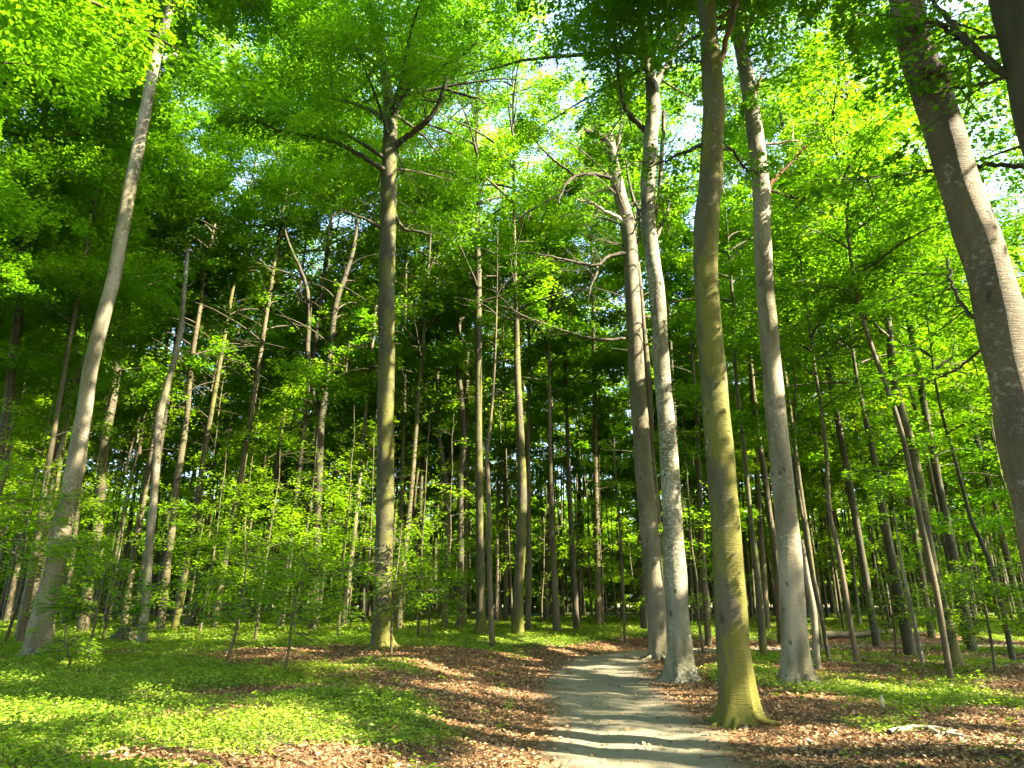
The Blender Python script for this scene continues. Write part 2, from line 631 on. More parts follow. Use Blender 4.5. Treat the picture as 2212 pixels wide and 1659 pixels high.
def trunk_mesh(L, R, sides, mat, parent, flare=0.5, lobes=5, seed=0, name='trunk', rough=0.05, sink=0.12):
    mb = MB()
    P = L.copy()
    if flare > 0:
        # extra rings near the foot, sunk a little into the soil
        zs = np.array([-sink, -0.04, 0.02, 0.07, 0.13, 0.2, 0.28, 0.37, 0.48, 0.62, 0.8])
        zt = P[:, 2]
        keep = zt > 0.95
        low = np.column_stack([np.interp(zs, zt, P[:, 0]), np.interp(zs, zt, P[:, 1]), zs])
        rl = np.interp(zs, zt, R)
        rl[:] = np.interp(0.9, zt, R) * 0.55 + rl * 0.45
        P = np.vstack([low, P[keep]])
        RR = np.concatenate([rl, R[keep]])
    else:
        RR = R
    am = flare * (0.65 * np.exp(-np.clip(P[:, 2] + 0.05, 0, 9) / 0.13) + 0.34 * np.exp(-np.clip(P[:, 2], 0, 9) / 0.55))
    tube(mb, P, RR, sides, 0, lobes=(lobes, am, seed * 1.3), rough=rough, seed=seed)
    return mb.build(name, [mat], parent)


LIMBS = {}


def limb_sprays(mb, r, D, leaf, base):
    """side twigs with leaves along a traced limb"""
    ln = np.linalg.norm(np.diff(D, axis=0), axis=1).sum()
    m = int(np.clip(ln / .22, 5, 26))
    f = r.uniform(.25, 1, m) * (len(D) - 1.001)
    i0 = f.astype(int)
    O = D[i0] + (D[i0 + 1] - D[i0]) * (f - i0)[:, None]
    dv = D[-1] - D[0]
    az0 = math.atan2(dv[1], dv[0])
    sa = az0 + r.choice([-1, 1], m) * r.uniform(.2, 1.5, m)
    ls = r.uniform(.5, 1.5, m)
    se = r.normal(.12, .25, m)
    q = O[:, None, :] + (np.array([0, .5, .95])[None, :] * ls[:, None])[..., None] * np.stack([np.cos(sa), np.sin(sa), np.sin(se)], 1)[:, None, :]
    q[:, 1:, 2] -= np.array([.04, .13])[None, :] * ls[:, None]
    tubes(mb, q, np.tile(np.array([.011, .007, .003]), (m, 1)), 4, 1)
    idx = np.repeat(np.arange(m), r.poisson(75 * ls ** 1.5))
    n = len(idx)
    u = r.uniform(0.05, 1.05, n) ** .8
    vv = r.uniform(-1, 1, n) * .42 * np.sin(PI * np.clip(u * .93 + .05, 0, 1) ** .8)
    dx, dy = np.cos(sa[idx]), np.sin(sa[idx])
    l_ = ls[idx]
    c = np.stack([O[idx, 0] + l_ * (dx * u - dy * vv), O[idx, 1] + l_ * (dy * u + dx * vv), O[idx, 2] + l_ * (np.sin(se[idx]) * u - .14 * u * u) + r.normal(0, .06, n)], 1)
    la_ = sa[idx] + np.sign(vv) * r.uniform(.2, 1.1, n)
    leaves(mb, c, np.stack([np.cos(la_), np.sin(la_), r.normal(-.15, .25, n)], 1), np.stack([r.normal(0, .3, n), r.normal(0, .3, n), np.ones(n)], 1), leaf, base, 0, tone=r.uniform(.1, .9, m)[idx], rg=r)


def branch_px(parent, base, pix, Y, mat, name='branch', sides=7, seed=0, dy=0.0, label=None, twigs=True):
    """a limb traced in the picture, set in the depth of its tree (dy = how far its tip leans towards or away)"""
    pts, rad = [], []
    n = len(pix)
    for k, (px, py, w) in enumerate(pix):
        y = Y + dy * k / (n - 1)
        p = at(px, py, y)
        dc = p[1] * CP + (p[2] - CAM_Z) * SP
        pts.append(p - base)
        rad.append(max(0.006, 0.5 * w * dc / F))
    D = catmull(np.column_stack([pts, rad]), 5)
    r = np.random.default_rng(seed)
    mb = MB()
    tube(mb, D[:, :3] + np.concatenate([np.zeros((1, 3)), r.normal(0, 0.012, (len(D) - 1, 3))]), np.maximum(D[:, 3], 0.006), sides, 0, rough=0.08, seed=seed)
    # a few side twigs
    for _ in range(max(2, n) if twigs else 0):
        i = int(r.integers(len(D) // 3, len(D)))
        q = D[i, :3]
        d = np.array([r.normal(0, 1), r.normal(0, 0.6), r.normal(0.1, 0.6)])
        d /= np.linalg.norm(d)
        ln = r.uniform(0.3, 0.9)
        w = np.array([q, q + d * ln * 0.5 + r.normal(0, 0.05, 3), q + d * ln + r.normal(0, 0.09, 3)])
        tube(mb, w, np.array([0.45, 0.3, 0.12]) * max(D[i, 3], 0.015), 4, 0)
    if name == 'branch':
        LIMBS.setdefault(parent.name, []).append(D[:, :3])
    o = mb.build(name, [mat], parent)
    if label:
        o['label'] = label
    return o


# ------------------------------------------------------------------ ground and path
def axis_grid(lo, hi, fine_lo, fine_hi, step, grow=1.16):
    a = list(np.arange(fine_lo, fine_hi + 1e-6, step))
    s = step
    while a[-1] < hi:
        s *= grow
        a.append(a[-1] + s)
    s = step
    while a[0] > lo:
        s *= grow
        a.insert(0, a[0] - s)
    return np.array(a)


BARE = []


def patchy(x, y):
    """0..1: how green the forest floor is (herb layer against bare leaf litter)"""
    d, s = path_dist(x, y)
    n = lump(x, y, 0.42, 2.2) * 0.5 + lump(x, y, 1.1, 0.3) * 0.33 + lump(x, y, 2.7, 4.0) * 0.16
    for bx, by, rx, ry in BARE:
        n = n - 1.5 * np.exp(-((x - bx) / rx) ** 2 - ((y - by) / ry) ** 2)
    left = sst(-0.45, 0.5, n + 0.40 + 0.04 * np.clip(y - 12, 0, 12) - 1.5 * (1 - sst(1.5, 4.3, d)))
    right = sst(-0.35, 0.5, n - 0.12 - 1.2 * (1 - sst(1.3, 3.2, d)) - 0.5 * sst(7, 3, y + 0 * x))
    return np.where(s > 0, left, right)


for bp, rx, ry in [((560, 1412), 3.2, 1.7), ((740, 1400), 2.6, 1.2), ((600, 1492), 1.0, .5), ((480, 1540), .9, .4), ((400, 1640), 1.3, .45), ((700, 1640), 1.2, .6), ((250, 1335), 3, 1.5), ((990, 1420), 1.6, 2.0)]:
    q = gp(*bp)
    BARE.append((q[0], q[1], rx, ry))
gx = axis_grid(-420, 420, -16, 18, 0.22)
gy = axis_grid(-160, 620, -3, 34, 0.22)
GX, GY = np.meshgrid(gx, gy, indexing='ij')
pd, ps = path_dist(GX, GY)
GZ = H(GX, GY) - 0.05 * (1 - sst(0.7, 1.05, pd))
r_ = np.random.default_rng(3)
near = (np.abs(GX) < 20) & (GY > -4) & (GY < 36)
GZ = GZ + np.where(near, r_.normal(0, 0.010, GX.shape) * sst(0.9, 1.5, pd), 0)
nx, ny = GX.shape
i, j = np.meshgrid(np.arange(nx - 1), np.arange(ny - 1), indexing='ij')
a = (i * ny + j).ravel()
mb = MB()
mb.quads(np.stack([GX.ravel(), GY.ravel(), GZ.ravel()], 1), np.stack([a, a + ny, a + ny + 1, a + 1], 1), 0)

m, nt, out = newmat("forest_floor")
g = G(nt)
tc = g.n("ShaderNodeNewGeometry")
co = tc.outputs["Position"]
vo = g.n("ShaderNodeTexVoronoi")
nt.links.new(g.mapc(co, (15, 15, 15)), vo.inputs["Vector"])
vo.inputs["Scale"].default_value = 1.0
vcol = g.n("ShaderNodeSeparateColor")
nt.links.new(vo.outputs["Color"], vcol.inputs[0])
n1 = g.noise(co, 0.9, 5)
n2 = g.noise(co, 26, 4)
col = g.mix(vcol.outputs[0], (0.105, 0.054, 0.025), (0.235, 0.126, 0.060))
col = g.mix(g.math('MULTIPLY', g.ramp(vo.outputs["Distance"], 0.35, 0.75), 0.7), col, (0.05, 0.028, 0.016))
col = g.mix(g.math('MULTIPLY', g.ramp(n1, 0.4, 0.7), 0.5), col, (0.085, 0.055, 0.032))
col = g.mix(g.math('MULTIPLY', g.ramp(n2, 0.55, 0.75), 0.4), col, (0.03, 0.02, 0.012))
# low moss film under the herb layer, further from the path
at_ = g.n("ShaderNodeAttribute")
at_.attribute_name = "tone"
n3 = g.noise(co, 5, 4)
gm = g.ramp(g.math('ADD', at_.outputs["Fac"], g.math('MULTIPLY', g.math('SUBTRACT', n3, 0.5), 0.9)), 0.45, 0.75)
col = g.mix(g.math('MULTIPLY', gm, 0.8), col, (0.050, 0.100, 0.016))
bs = g.n("ShaderNodeBsdfPrincipled")
nt.links.new(col, bs.inputs["Base Color"])
bs.inputs["Roughness"].default_value = 0.85
bs.inputs["Specular IOR Level"].default_value = 0.2
bm = g.n("ShaderNodeBump")
bm.inputs["Strength"].default_value = 0.8
bm.inputs["Distance"].default_value = 0.03
nt.links.new(g.math('ADD', g.math('MULTIPLY', vo.outputs["Distance"], -0.7), n2), bm.inputs["Height"])
nt.links.new(bm.outputs[0], bs.inputs["Normal"])
nt.links.new(bs.outputs[0], out.inputs[0])
M['floor'] = m
ci, cj = 0.5 * (gx[1:] + gx[:-1]), 0.5 * (gy[1:] + gy[:-1])
CX, CY = np.meshgrid(ci, cj, indexing='ij')
mb.tone[-1] = np.where(np.abs(CX) + np.abs(CY) < 120, patchy(CX, CY), 0.6).ravel().astype(np.float32)
go = mb.build("ground", [M['floor']])
go['kind'] = 'structure'

# path
m, nt, out = newmat("trodden_path")
g = G(nt)
ge = g.n("ShaderNodeNewGeometry")
co = ge.outputs["Position"]
at_ = g.n("ShaderNodeAttribute")
at_.attribute_name = "tone"
n1 = g.noise(co, 1.1, 5)
n2 = g.noise(co, 60, 3, 0.7)
n3 = g.noise(co, 7, 5, 0.65)
col = g.mix(g.ramp(n1, 0.35, 0.65), (0.175, 0.160, 0.120), (0.140, 0.127, 0.093))
col = g.mix(g.math('MULTIPLY', g.ramp(n3, 0.45, 0.7), 0.5), col, (0.12, 0.105, 0.08))
col = g.mix(g.math('MULTIPLY', g.ramp(n2, 0.5, 0.75), 0.45), col, (0.29, 0.265, 0.215))
ed = g.ramp(g.math('ADD', at_.outputs["Fac"], g.math('MULTIPLY', g.math('SUBTRACT', n3, 0.5), 0.9)), 0.48, 0.95)
col = g.mix(ed, col, (0.135, 0.080, 0.046))
bs = g.n("ShaderNodeBsdfPrincipled")
nt.links.new(col, bs.inputs["Base Color"])
bs.inputs["Roughness"].default_value = 0.9
bs.inputs["Specular IOR Level"].default_value = 0.2
bm = g.n("ShaderNodeBump")
bm.inputs["Strength"].default_value = 0.6
bm.inputs["Distance"].default_value = 0.02
nt.links.new(g.math('ADD', g.math('MULTIPLY', n2, 0.5), n3), bm.inputs["Height"])
nt.links.new(bm.outputs[0], bs.inputs["Normal"])
nt.links.new(bs.outputs[0], out.inputs[0])
M['path'] = m
PC = catmull(PATH[:12], 40)
T = np.gradient(PC, axis=0)
T /= np.linalg.norm(T, axis=1)[:, None]
Nn = np.stack([-T[:, 1], T[:, 0]], 1)
K = 25
w = np.linspace(-1, 1, K)
arc = np.r_[0, np.cumsum(np.hypot(*np.diff(PC, axis=0).T))]
wid = 0.36 * sst(14, 24, arc) - 0.25 * sst(32, 38, arc)
hw_l = 1.22 + wid + 0.10 * np.sin(arc * 0.9) + 0.06 * np.sin(arc * 2.7 + 1)
hw_r = 1.12 + wid + 0.10 * np.sin(arc * 0.7 + 2) + 0.06 * np.sin(arc * 2.2)
off = np.where(w[None, :] > 0, hw_l[:, None], hw_r[:, None]) * w[None, :]
PX = PC[:, 0:1] + Nn[:, 0:1] * off
PY = PC[:, 1:2] + Nn[:, 1:2] * off
PZ = H(PX, PY) + 0.004 - 0.075 * sst(0.86, 1.0, np.abs(w))[None, :] + 0.006 * np.sin(PX * 3.1 + 1) * np.sin(PY * 2.3) - 0.02 * np.exp(-((np.abs(off) - 0.45) / 0.2) ** 2)
npc = len(PC)
i, j = np.meshgrid(np.arange(npc - 1), np.arange(K - 1), indexing='ij')
a = (i * K + j).ravel()
mb = MB()
tn = np.abs(0.5 * (w[1:] + w[:-1]))[None, :] * np.ones((npc - 1, 1))
mb.quads(np.stack([PX.ravel(), PY.ravel(), PZ.ravel()], 1), np.stack([a + 1, a, a + K, a + K + 1], 1), 0, tone=tn.ravel())
po = mb.build("path", [M['path']])
po['kind'] = 'structure'

# ------------------------------------------------------------------ gaps in the leaf canopy (sun flecks on the floor and on trunks)
for px, py, r in [(470, 1615, .6), (560, 1628, .7), (640, 1618, .28), (380, 1600, .30), (20, 1545, .5), (70, 1550, .45), (10, 1470, .3), (140, 1440, .22), (350, 1502, .24), (905, 1432, .26),
                  (945, 1445, .25), (870, 1425, .22), (985, 1455, .2), (830, 1525, .26), (880, 1540, .22), (930, 1548, .16), (1000, 1580, .22), (1060, 1600, .2), (1430, 1600, .2), 
                  (1340, 1655, .2), (1300, 1440, .26), (1250, 1442, .22), (1250, 1465, .16), (1210, 1405, .26), (1120, 1420, .3),
                  (1790, 1578, .22), (1850, 1590, .24), (2030, 1580, .25), (1900, 1486, .22), (1960, 1497, .24), (1850, 1478, .2), (2020, 1432, .3), (2160, 1560, .25), (1640, 1440, .2),
                  (1600, 1590, .2), (620, 1402, .4), (1180, 1388, .5), (1080, 1385, .35), (260, 1340, .5), (760, 1375, .4), (1930, 1570, .16), (1700, 1605, .16), (1110, 1500, .25), (1750, 1500, .2), (2100, 1500, .25), (2150, 1600, .25)]:
    GAPS.append((gp(px, py), r * (1.25 if 1150 < px < 1560 else 1.75)))

# ------------------------------------------------------------------ the traced trees
DEPTH = {}


def beech(name, label, pix, mat, top, cr=None, flare=0.5, sides=16, bend=0.12, seed=1, base=None, cat='tree', lmat='leaf', rough=0.05, lobes=5, trunk_label=None, gaps=(), group=None):
    base, L, R = trace(pix, top=top, base=base, bend=bend, seed=seed)
    for px, py, r in gaps:
        GAPS.append((at(px, py, base[1]), r * 1.25))
    t = thing(name, label, cat, base, group)
    tr = trunk_mesh(L, R, sides, M[mat], t, flare=flare, lobes=lobes, seed=seed, rough=rough)
    if trunk_label:
        tr['label'] = trunk_label
    k = Trunk(base, L, R)
    if cr:
        LATE.append((t, k, cr, lmat, seed))
    return t, base, k


LATE = []


def grow_late():
    for t, k, cr, lmat, seed in LATE:
        rg = np.random.default_rng(seed + 100)
        mb = MB()
        cr = dict(cr)
        tw = cr.pop('twigs', 2)
        if 'spray_k' not in cr:
            cr['area'] *= 1.25
            cr['R'] *= 1.3
            cr['spray_k'] = 12
        crown(mb, rg, k.axis, cr.pop('z0'), cr.pop('z1'), cr.pop('R'), cr.pop('area'), cr.pop('leaf'), k.base, twigs=tw, **cr)
        for D in LIMBS.get(t.name, []):
            limb_sprays(mb, rg, D, .10, k.base)
        mb.build('crown', [M[lmat], M['twig']], t)


# pale leaning beech on the left
tA, bA, kA = beech('beech_tree', 'tall smooth silver beech leaning over bright ground herbs, pale sunlit streak on its trunk',
      [(75, 1420, 50), (98, 1310, 43), (128, 1180, 40), (150, 1080, 38), (190, 870, 30), (222, 690, 28), (262, 490, 27), (300, 300, 25), (332, 175, 22), (350, 100, 19), (366, 30, 16), (372, -40, 15)],
      'silver', 23, dict(z0=18.5, z1=25, R=5.5, area=300, leaf=.10, nb=30, spray_k=14), flare=.35, bend=.10, seed=2,
      gaps=[(205, 770, .55), (170, 960, .5), (192, 860, .3), (335, 150, .35), (355, 60, .3), (130, 1150, .2), (225, 690, .22)])
branch_px(tA, bA, [(352, 130, 12), (365, 125, 10), (382, 119, 9)], bA[1], M['deadpale'], 'branch_stub', seed=1, twigs=False)

# thin broken birch-like stem
tB, bB, kB = beech('snapped_young_tree', 'thin pale trunk snapped off at the top beside a dark stump',
      [(307, 1392, 22), (314, 1300, 18), (322, 1180, 16), (330, 1080, 16), (348, 920, 15), (372, 810, 13), (388, 720, 12), (396, 640, 10), (402, 560, 8), (402, 536, 6)],
      'silver', None, None, flare=.18, sides=12, seed=3, gaps=[(352, 900, .3), (325, 1120, .3), (340, 990, .2), (310, 1340, .2)])
branch_px(tB, bB, [(403, 620, 5), (415, 612, 4), (421, 606, 3)], bB[1], M['thin'], 'branch_stub', seed=5, twigs=False)

# main dark beech left of the path
tD, bD, kD = beech('beech_tree', 'stout dark beech with mossy foot and wide bare limbs, on the bank beside the path',
      [(825, 1402, 43.7), (826, 1300, 40.0), (829, 1150, 39.1), (832, 1000, 37.2), (835, 800, 35.3), (836, 640, 34.4), (838, 480, 34.4), (840, 360, 32.6), (843, 260, 29.8), (836, 190, 22.3), (825, 130, 18.6), (815, 70, 14.9), (806, 0, 13.0)],
      'greenish', 30, dict(z0=14.5, z1=31, R=7.5, area=680, leaf=.10, nb=54, spray_k=14), flare=.55, bend=.08, seed=4,
      gaps=[(835, 755, .42), (837, 790, .3), (822, 1190, .25), (836, 1060, .2), (835, 1385, .25), (832, 1120, .2)])
Y = bD[1]
for k, (pix, dy) in enumerate([
        ([(838, 372, 14), (805, 352, 11), (770, 330, 10), (715, 305, 8), (650, 290, 7), (600, 281, 5), (545, 256, 4), (490, 238, 2)], -2.0),
        ([(845, 318, 17), (880, 295, 13), (915, 268, 12), (942, 236, 11), (955, 200, 9), (965, 165, 7)], -1.0),
        ([(846, 262, 20), (862, 215, 16), (880, 192, 14), (905, 170, 11), (940, 152, 9), (985, 128, 8), (1012, 108, 6), (1030, 92, 4)], -1.5),
        ([(958, 190, 6), (980, 198, 6), (1005, 206, 5), (1030, 212, 4), (1050, 225, 3)], -.8),
        ([(845, 250, 18), (868, 205, 15), (872, 160, 14), (885, 110, 12), (902, 60, 10), (915, 0, 9)], .6),
        ([(812, 112, 12), (790, 92, 9), (770, 68, 8), (758, 40, 7), (748, 0, 6)], .5),
        ([(812, 108, 9), (785, 108, 8), (750, 105, 6), (715, 103, 5), (690, 100, 3)], -.5),
        ([(836, 500, 9), (800, 478, 7), (760, 462, 5), (730, 452, 3)], -.8),
        ([(842, 440, 10), (868, 490, 7), (890, 497, 6), (930, 506, 4)], .4)]):
    branch_px(tD, bD, pix, Y, M['dark'], 'branch', seed=20 + k, dy=dy)

# double-stemmed tree behind it
tE, bE, kE = beech('forked_tree', 'dark slim tree forking into two crooked stems, in the stand behind the bank herbs',
      [(676, 1366, 21.1), (682, 1200, 19.1), (686, 1050, 18.5), (690, 930, 19.1), (706, 840, 13.2), (716, 740, 12.5), (726, 660, 12.5), (744, 600, 11.2), (760, 540, 9.2), (772, 470, 7.3)],
      'dark', 17, dict(z0=8, z1=17, R=2.6, area=70, leaf=.16, nb=20, twigs=1), flare=.25, sides=12, seed=5, gaps=[(742, 610, .25), (690, 1290, .3)])
branch_px(tE, bE, [(692, 905, 13.6), (674, 830, 12.4), (664, 760, 11.8), (668, 690, 10.5), (664, 630, 9.3), (648, 580, 7.4), (622, 520, 5.6), (612, 470, 4.3)], bE[1], M['dark'], 'stem', seed=41)

for lab, pix, mt, top, cr, sd, gaps, fl in [
    ('straight slim beech with flared foot where the bank meets the bend of the path', [(1038, 1372, 28.8), (1039, 1310, 20.2), (1038, 1200, 18.7), (1035, 1000, 18.0), (1033, 850, 15.8), (1034, 700, 15.1), (1033, 560, 13.0), (1031, 440, 8.6), (1030, 300, 6.5)], 'greenish', 33,
     dict(z0=13, z1=33, R=4.6, area=300, leaf=.135, nb=38, twigs=1), 6, [(1042, 1110, .4), (1043, 1300, .35), (1040, 1000, .25), (1043, 1180, .2)], .6),
    ('wispy curved brown stem growing against the slim flared beech', [(1064, 1400, 13), (1060, 1320, 12), (1057, 1200, 11), (1056, 1080, 10), (1052, 980, 9), (1060, 900, 7), (1068, 800, 5), (1072, 700, 4)], 'thin', 15,
     dict(z0=8, z1=15, R=1.6, area=24, leaf=.12, nb=14, twigs=1), 7, [(1056, 1040, .3)], .15),
    ('straight beech with yellow mossy foot, a sunlit patch halfway down its trunk', [(1117, 1372, 25.8), (1120, 1270, 22.4), (1126, 1150, 21.5), (1128, 1050, 19.8), (1122, 900, 16.3), (1117, 780, 14.6), (1115, 680, 12.0), (1112, 560, 7.7)], 'greenish', 31,
     dict(z0=12, z1=31, R=4.2, area=260, leaf=.135, nb=34, twigs=1), 8, [(1130, 1085, .35), (1118, 760, .3)], .3),
    ('dark trunk with a sinuous top between the mossy main beech and the slim flared one', [(991, 1358, 14.9), (995, 1200, 14.3), (994, 1050, 13.6), (1002, 950, 13.6), (996, 850, 10.5), (988, 780, 9.3), (992, 700, 7.4), (990, 600, 5.6)], 'dark', 22,
     dict(z0=10, z1=22, R=2.8, area=100, leaf=.18, nb=22, twigs=1), 9, [(999, 1190, .3)], .3),
    ('grey trunk in deep shade just behind the sinuous dark one', [(961, 1354, 14.5), (966, 1200, 13.2), (964, 1050, 11.9), (948, 930, 8.6), (945, 800, 7.3), (943, 690, 5.9)], 'thin', 20,
     dict(z0=9, z1=20, R=2.6, area=90, leaf=.18, nb=20, twigs=1), 10, [], .25),
    ('dim brown trunk at the far edge of the herbs where the path bends', [(1203, 1368, 17.3), (1198, 1250, 13.7), (1192, 1120, 11.5), (1188, 980, 9.4), (1187, 850, 7.9), (1186, 750, 5.8)], 'thin', 21,
     dict(z0=10, z1=21, R=2.6, area=95, leaf=.18, nb=20, twigs=1), 11, [], .3),
    ('dark straight pole of a tree behind the stout beech, thin leafy top', [(906, 1330, 12.8), (902, 1180, 11.2), (898, 1050, 10.5), (905, 900, 9.8), (908, 780, 9.0), (910, 660, 6.8), (916, 560, 4.5)], 'dark', 21,
     dict(z0=9, z1=21, R=2.5, area=80, leaf=.18, nb=20, twigs=1), 12, [], .25),
    ('short leaning dead-looking stem ahead, beyond the bend', [(1245, 1360, 15), (1240, 1250, 13), (1232, 1100, 11), (1226, 960, 9)], 'dark', 18,
     dict(z0=8, z1=18, R=2.4, area=80, leaf=.18, nb=18, twigs=1), 13, [], .2),
]:
    beech('beech_tree', lab, pix, mt, top, cr, flare=fl, sides=12, seed=sd, gaps=gaps)

# right cluster
tJ, bJ, kJ = beech('beech_tree', 'gnarled grey beech with arching crooked limbs, twin of the pale lichened trunk by the path',
      [(1424, 1424, 44), (1418, 1320, 42), (1408, 1200, 41), (1392, 1020, 38), (1378, 850, 35), (1368, 680, 33), (1362, 560, 32), (1358, 490, 32), (1342, 430, 28), (1328, 370, 26), (1322, 320, 20), (1314, 285, 15)],
      'grey', 18.5, dict(z0=13.5, z1=19, R=3.6, area=130, leaf=.10, nb=22, spray_k=14), flare=.35, seed=14, bend=.05, gaps=[(1385, 920, .25), (1415, 1250, .3), (1372, 760, .25)])
Y = bJ[1]
for k, (pix, dy, mt) in enumerate([
        ([(1366, 546, 9), (1340, 549, 9), (1312, 555, 8), (1290, 572, 8), (1255, 569, 7), (1215, 560, 5), (1170, 550, 4), (1120, 545, 2)], -1.5, 'dark'),
        ([(1292, 570, 7), (1286, 595, 6), (1276, 622, 4), (1269, 655, 2)], -.6, 'dark'),
        ([(1330, 388, 11), (1300, 380, 9), (1265, 376, 8), (1232, 388, 7), (1215, 412, 5), (1207, 440, 3)], -1.0, 'dark'),
        ([(1240, 378, 6), (1215, 360, 6), (1190, 340, 5), (1160, 310, 3)], -1.0, 'dark'),
        ([(1330, 335, 14), (1312, 305, 12), (1290, 292, 11), (1270, 285, 9), (1262, 277, 6)], -.4, 'dark'),
        ([(1370, 727, 7), (1330, 733, 7), (1285, 733, 7), (1235, 720, 6), (1190, 705, 5), (1150, 690, 4), (1112, 672, 3), (1080, 640, 2)], -2.0, 'dark'),
        ([(1360, 500, 9), (1335, 470, 7), (1305, 455, 6), (1280, 440, 5), (1245, 430, 3)], -.5, 'deadpale'),
        ([(1368, 545, 8), (1384, 500, 8), (1378, 452, 8), (1365, 420, 6), (1352, 350, 5)], .5, 'dark'),
        ([(1325, 365, 11), (1334, 318, 10), (1342, 255, 7), (1338, 200, 6)], .4, 'dark')]):
    branch_px(tJ, bJ, pix, Y, M[mt], 'branch', seed=60 + k, dy=dy)

tK, bK, kK = beech('beech_tree', 'pale lichen-spotted beech with spreading roots at the path edge, forked high up',
      [(1472, 1472, 62), (1468, 1390, 50), (1460, 1250, 46), (1450, 1080, 41), (1442, 930, 37), (1430, 780, 35), (1420, 640, 33), (1406, 540, 31), (1399, 430, 31), (1403, 330, 31), (1410, 240, 30), (1409, 190, 27), (1398, 120, 19), (1390, 60, 17), (1384, 0, 16), (1378, -60, 14)],
      'lichen', 27, dict(z0=15.5, z1=27, R=7.0, area=480, leaf=.095, nb=46, spray_k=14), flare=.85, sides=26, seed=15, bend=.06,
      gaps=[(1412, 545, .35), (1405, 300, .35), (1410, 260, .3), (1440, 800, .25), (1478, 1200, .35), (1452, 1000, .2), (1408, 390, .25), (1480, 1120, .2), (1450, 890, .2)])
Y = bK[1]
for k, (pix, dy, mt) in enumerate([
        ([(1412, 195, 20), (1424, 165, 17), (1445, 135, 15), (1465, 85, 13), (1480, 40, 13), (1492, -10, 12)], .5, 'grey'),
        ([(1402, 290, 13), (1380, 268, 12), (1358, 245, 11), (1345, 215, 9), (1336, 160, 8), (1330, 110, 7), (1325, 55, 5)], -.6, 'greenish'),
        ([(1396, 135, 9), (1375, 120, 7), (1355, 105, 6), (1340, 98, 4)], -.5, 'dark'),
        ([(1415, 520, 9), (1428, 490, 8), (1440, 462, 7), (1446, 430, 5), (1448, 400, 4)], .3, 'grey'),
        ([(1412, 432, 9), (1440, 425, 8), (1470, 408, 7), (1500, 402, 5)], .5, 'grey'),
        ([(1400, 545, 8), (1412, 500, 8), (1424, 420, 9), (1430, 330, 9), (1434, 240, 7)], .5, 'grey')]):
    branch_px(tK, bK, pix, Y, M[mt], 'branch', seed=80 + k, dy=dy)

tL, bL, kL = beech('beech_tree', 'thick beech beside the path, coated in yellow-green moss down to its roots',
      [(1598, 1562, 80), (1592, 1480, 72), (1580, 1380, 67), (1572, 1230, 63), (1562, 1080, 60), (1552, 930, 58), (1540, 790, 55), (1530, 670, 52), (1526, 570, 51), (1528, 480, 53), (1536, 400, 50), (1540, 300, 47), (1541, 220, 46), (1536, 160, 43), (1530, 90, 38), (1525, 20, 36), (1520, -60, 34)],
      'moss', 24, dict(z0=14.5, z1=24, R=7.0, area=420, leaf=.11, nb=40, spray_k=14), flare=.75, sides=30, seed=16, bend=.06, lobes=6,
      gaps=[(1572, 860, .22), (1580, 930, .2), (1606, 1300, .2), (1560, 700, .16), (1618, 1500, .25), (1598, 1120, .15)])
Y = bL[1]
branch_px(tL, bL, [(1545, 190, 13), (1556, 140, 13), (1568, 90, 12), (1580, 45, 12), (1588, 0, 11), (1590, -50, 9)], Y, M['dead'], 'dead_branch', seed=90, dy=.2)
branch_px(tL, bL, [(1560, 320, 8), (1580, 322, 7), (1595, 345, 6), (1612, 365, 5), (1640, 375, 3)], Y, M['dark'], 'branch', seed=91, dy=.5)
branch_px(tL, bL, [(1518, 312, 9), (1490, 325, 8), (1462, 335, 6), (1430, 350, 4), (1400, 362, 3)], Y, M['dark'], 'branch', seed=92, dy=.8)
branch_px(tL, bL, [(1528, 160, 8), (1515, 135, 6), (1500, 132, 5), (1486, 130, 3)], Y, M['dark'], 'branch', seed=93, dy=.2)

tM, bM, kM = beech('beech_tree', 'smooth light grey beech with flared roots, standing just beyond the mossy one',
      [(1722, 1482, 66), (1716, 1400, 54), (1710, 1290, 51), (1702, 1150, 48), (1690, 1000, 45), (1677, 870, 43), (1664, 750, 40), (1653, 640, 37), (1646, 520, 36), (1644, 430, 36), (1634, 330, 34), (1624, 250, 33), (1614, 160, 31), (1602, 90, 26), (1592, 30, 16), (1588, -40, 14)],
      'silver', 23, dict(z0=15.5, z1=24, R=6.5, area=400, leaf=.10, nb=40, spray_k=14), flare=.85, sides=26, seed=17, bend=.06,
      gaps=[(1686, 830, .2), (1684, 800, .2), (1655, 560, .2), (1643, 320, .25), (1712, 1190, .25), (1652, 420, .15), (1668, 700, .15)])
Y = bM[1]
branch_px(tM, bM, [(1604, 100, 14), (1618, 60, 11), (1632, 20, 10), (1642, -30, 9)], Y, M['grey'], 'branch', seed=95, dy=.3)
branch_px(tM, bM, [(1661, 425, 9), (1666, 395, 9), (1690, 370, 8), (1715, 345, 6), (1735, 322, 5), (1742, 315, 3)], Y, M['dead'], 'dead_branch', seed=96, dy=-.2)
branch_px(tM, bM, [(1624, 235, 8), (1632, 205, 8), (1642, 170, 6), (1658, 138, 2)], Y, M['dead'], 'dead_branch', seed=97, dy=-.3)
branch_px(tM, bM, [(1645, 312, 5), (1680, 310, 5), (1710, 305, 4), (1732, 304, 3)], Y, M['deadpale'], 'dead_branch', seed=98, dy=-.1)
branch_px(tM, bM, [(1664, 412, 7), (1700, 425, 6), (1740, 428, 5), (1775, 412, 3)], Y, M['dark'], 'branch', seed=99, dy=-.5)

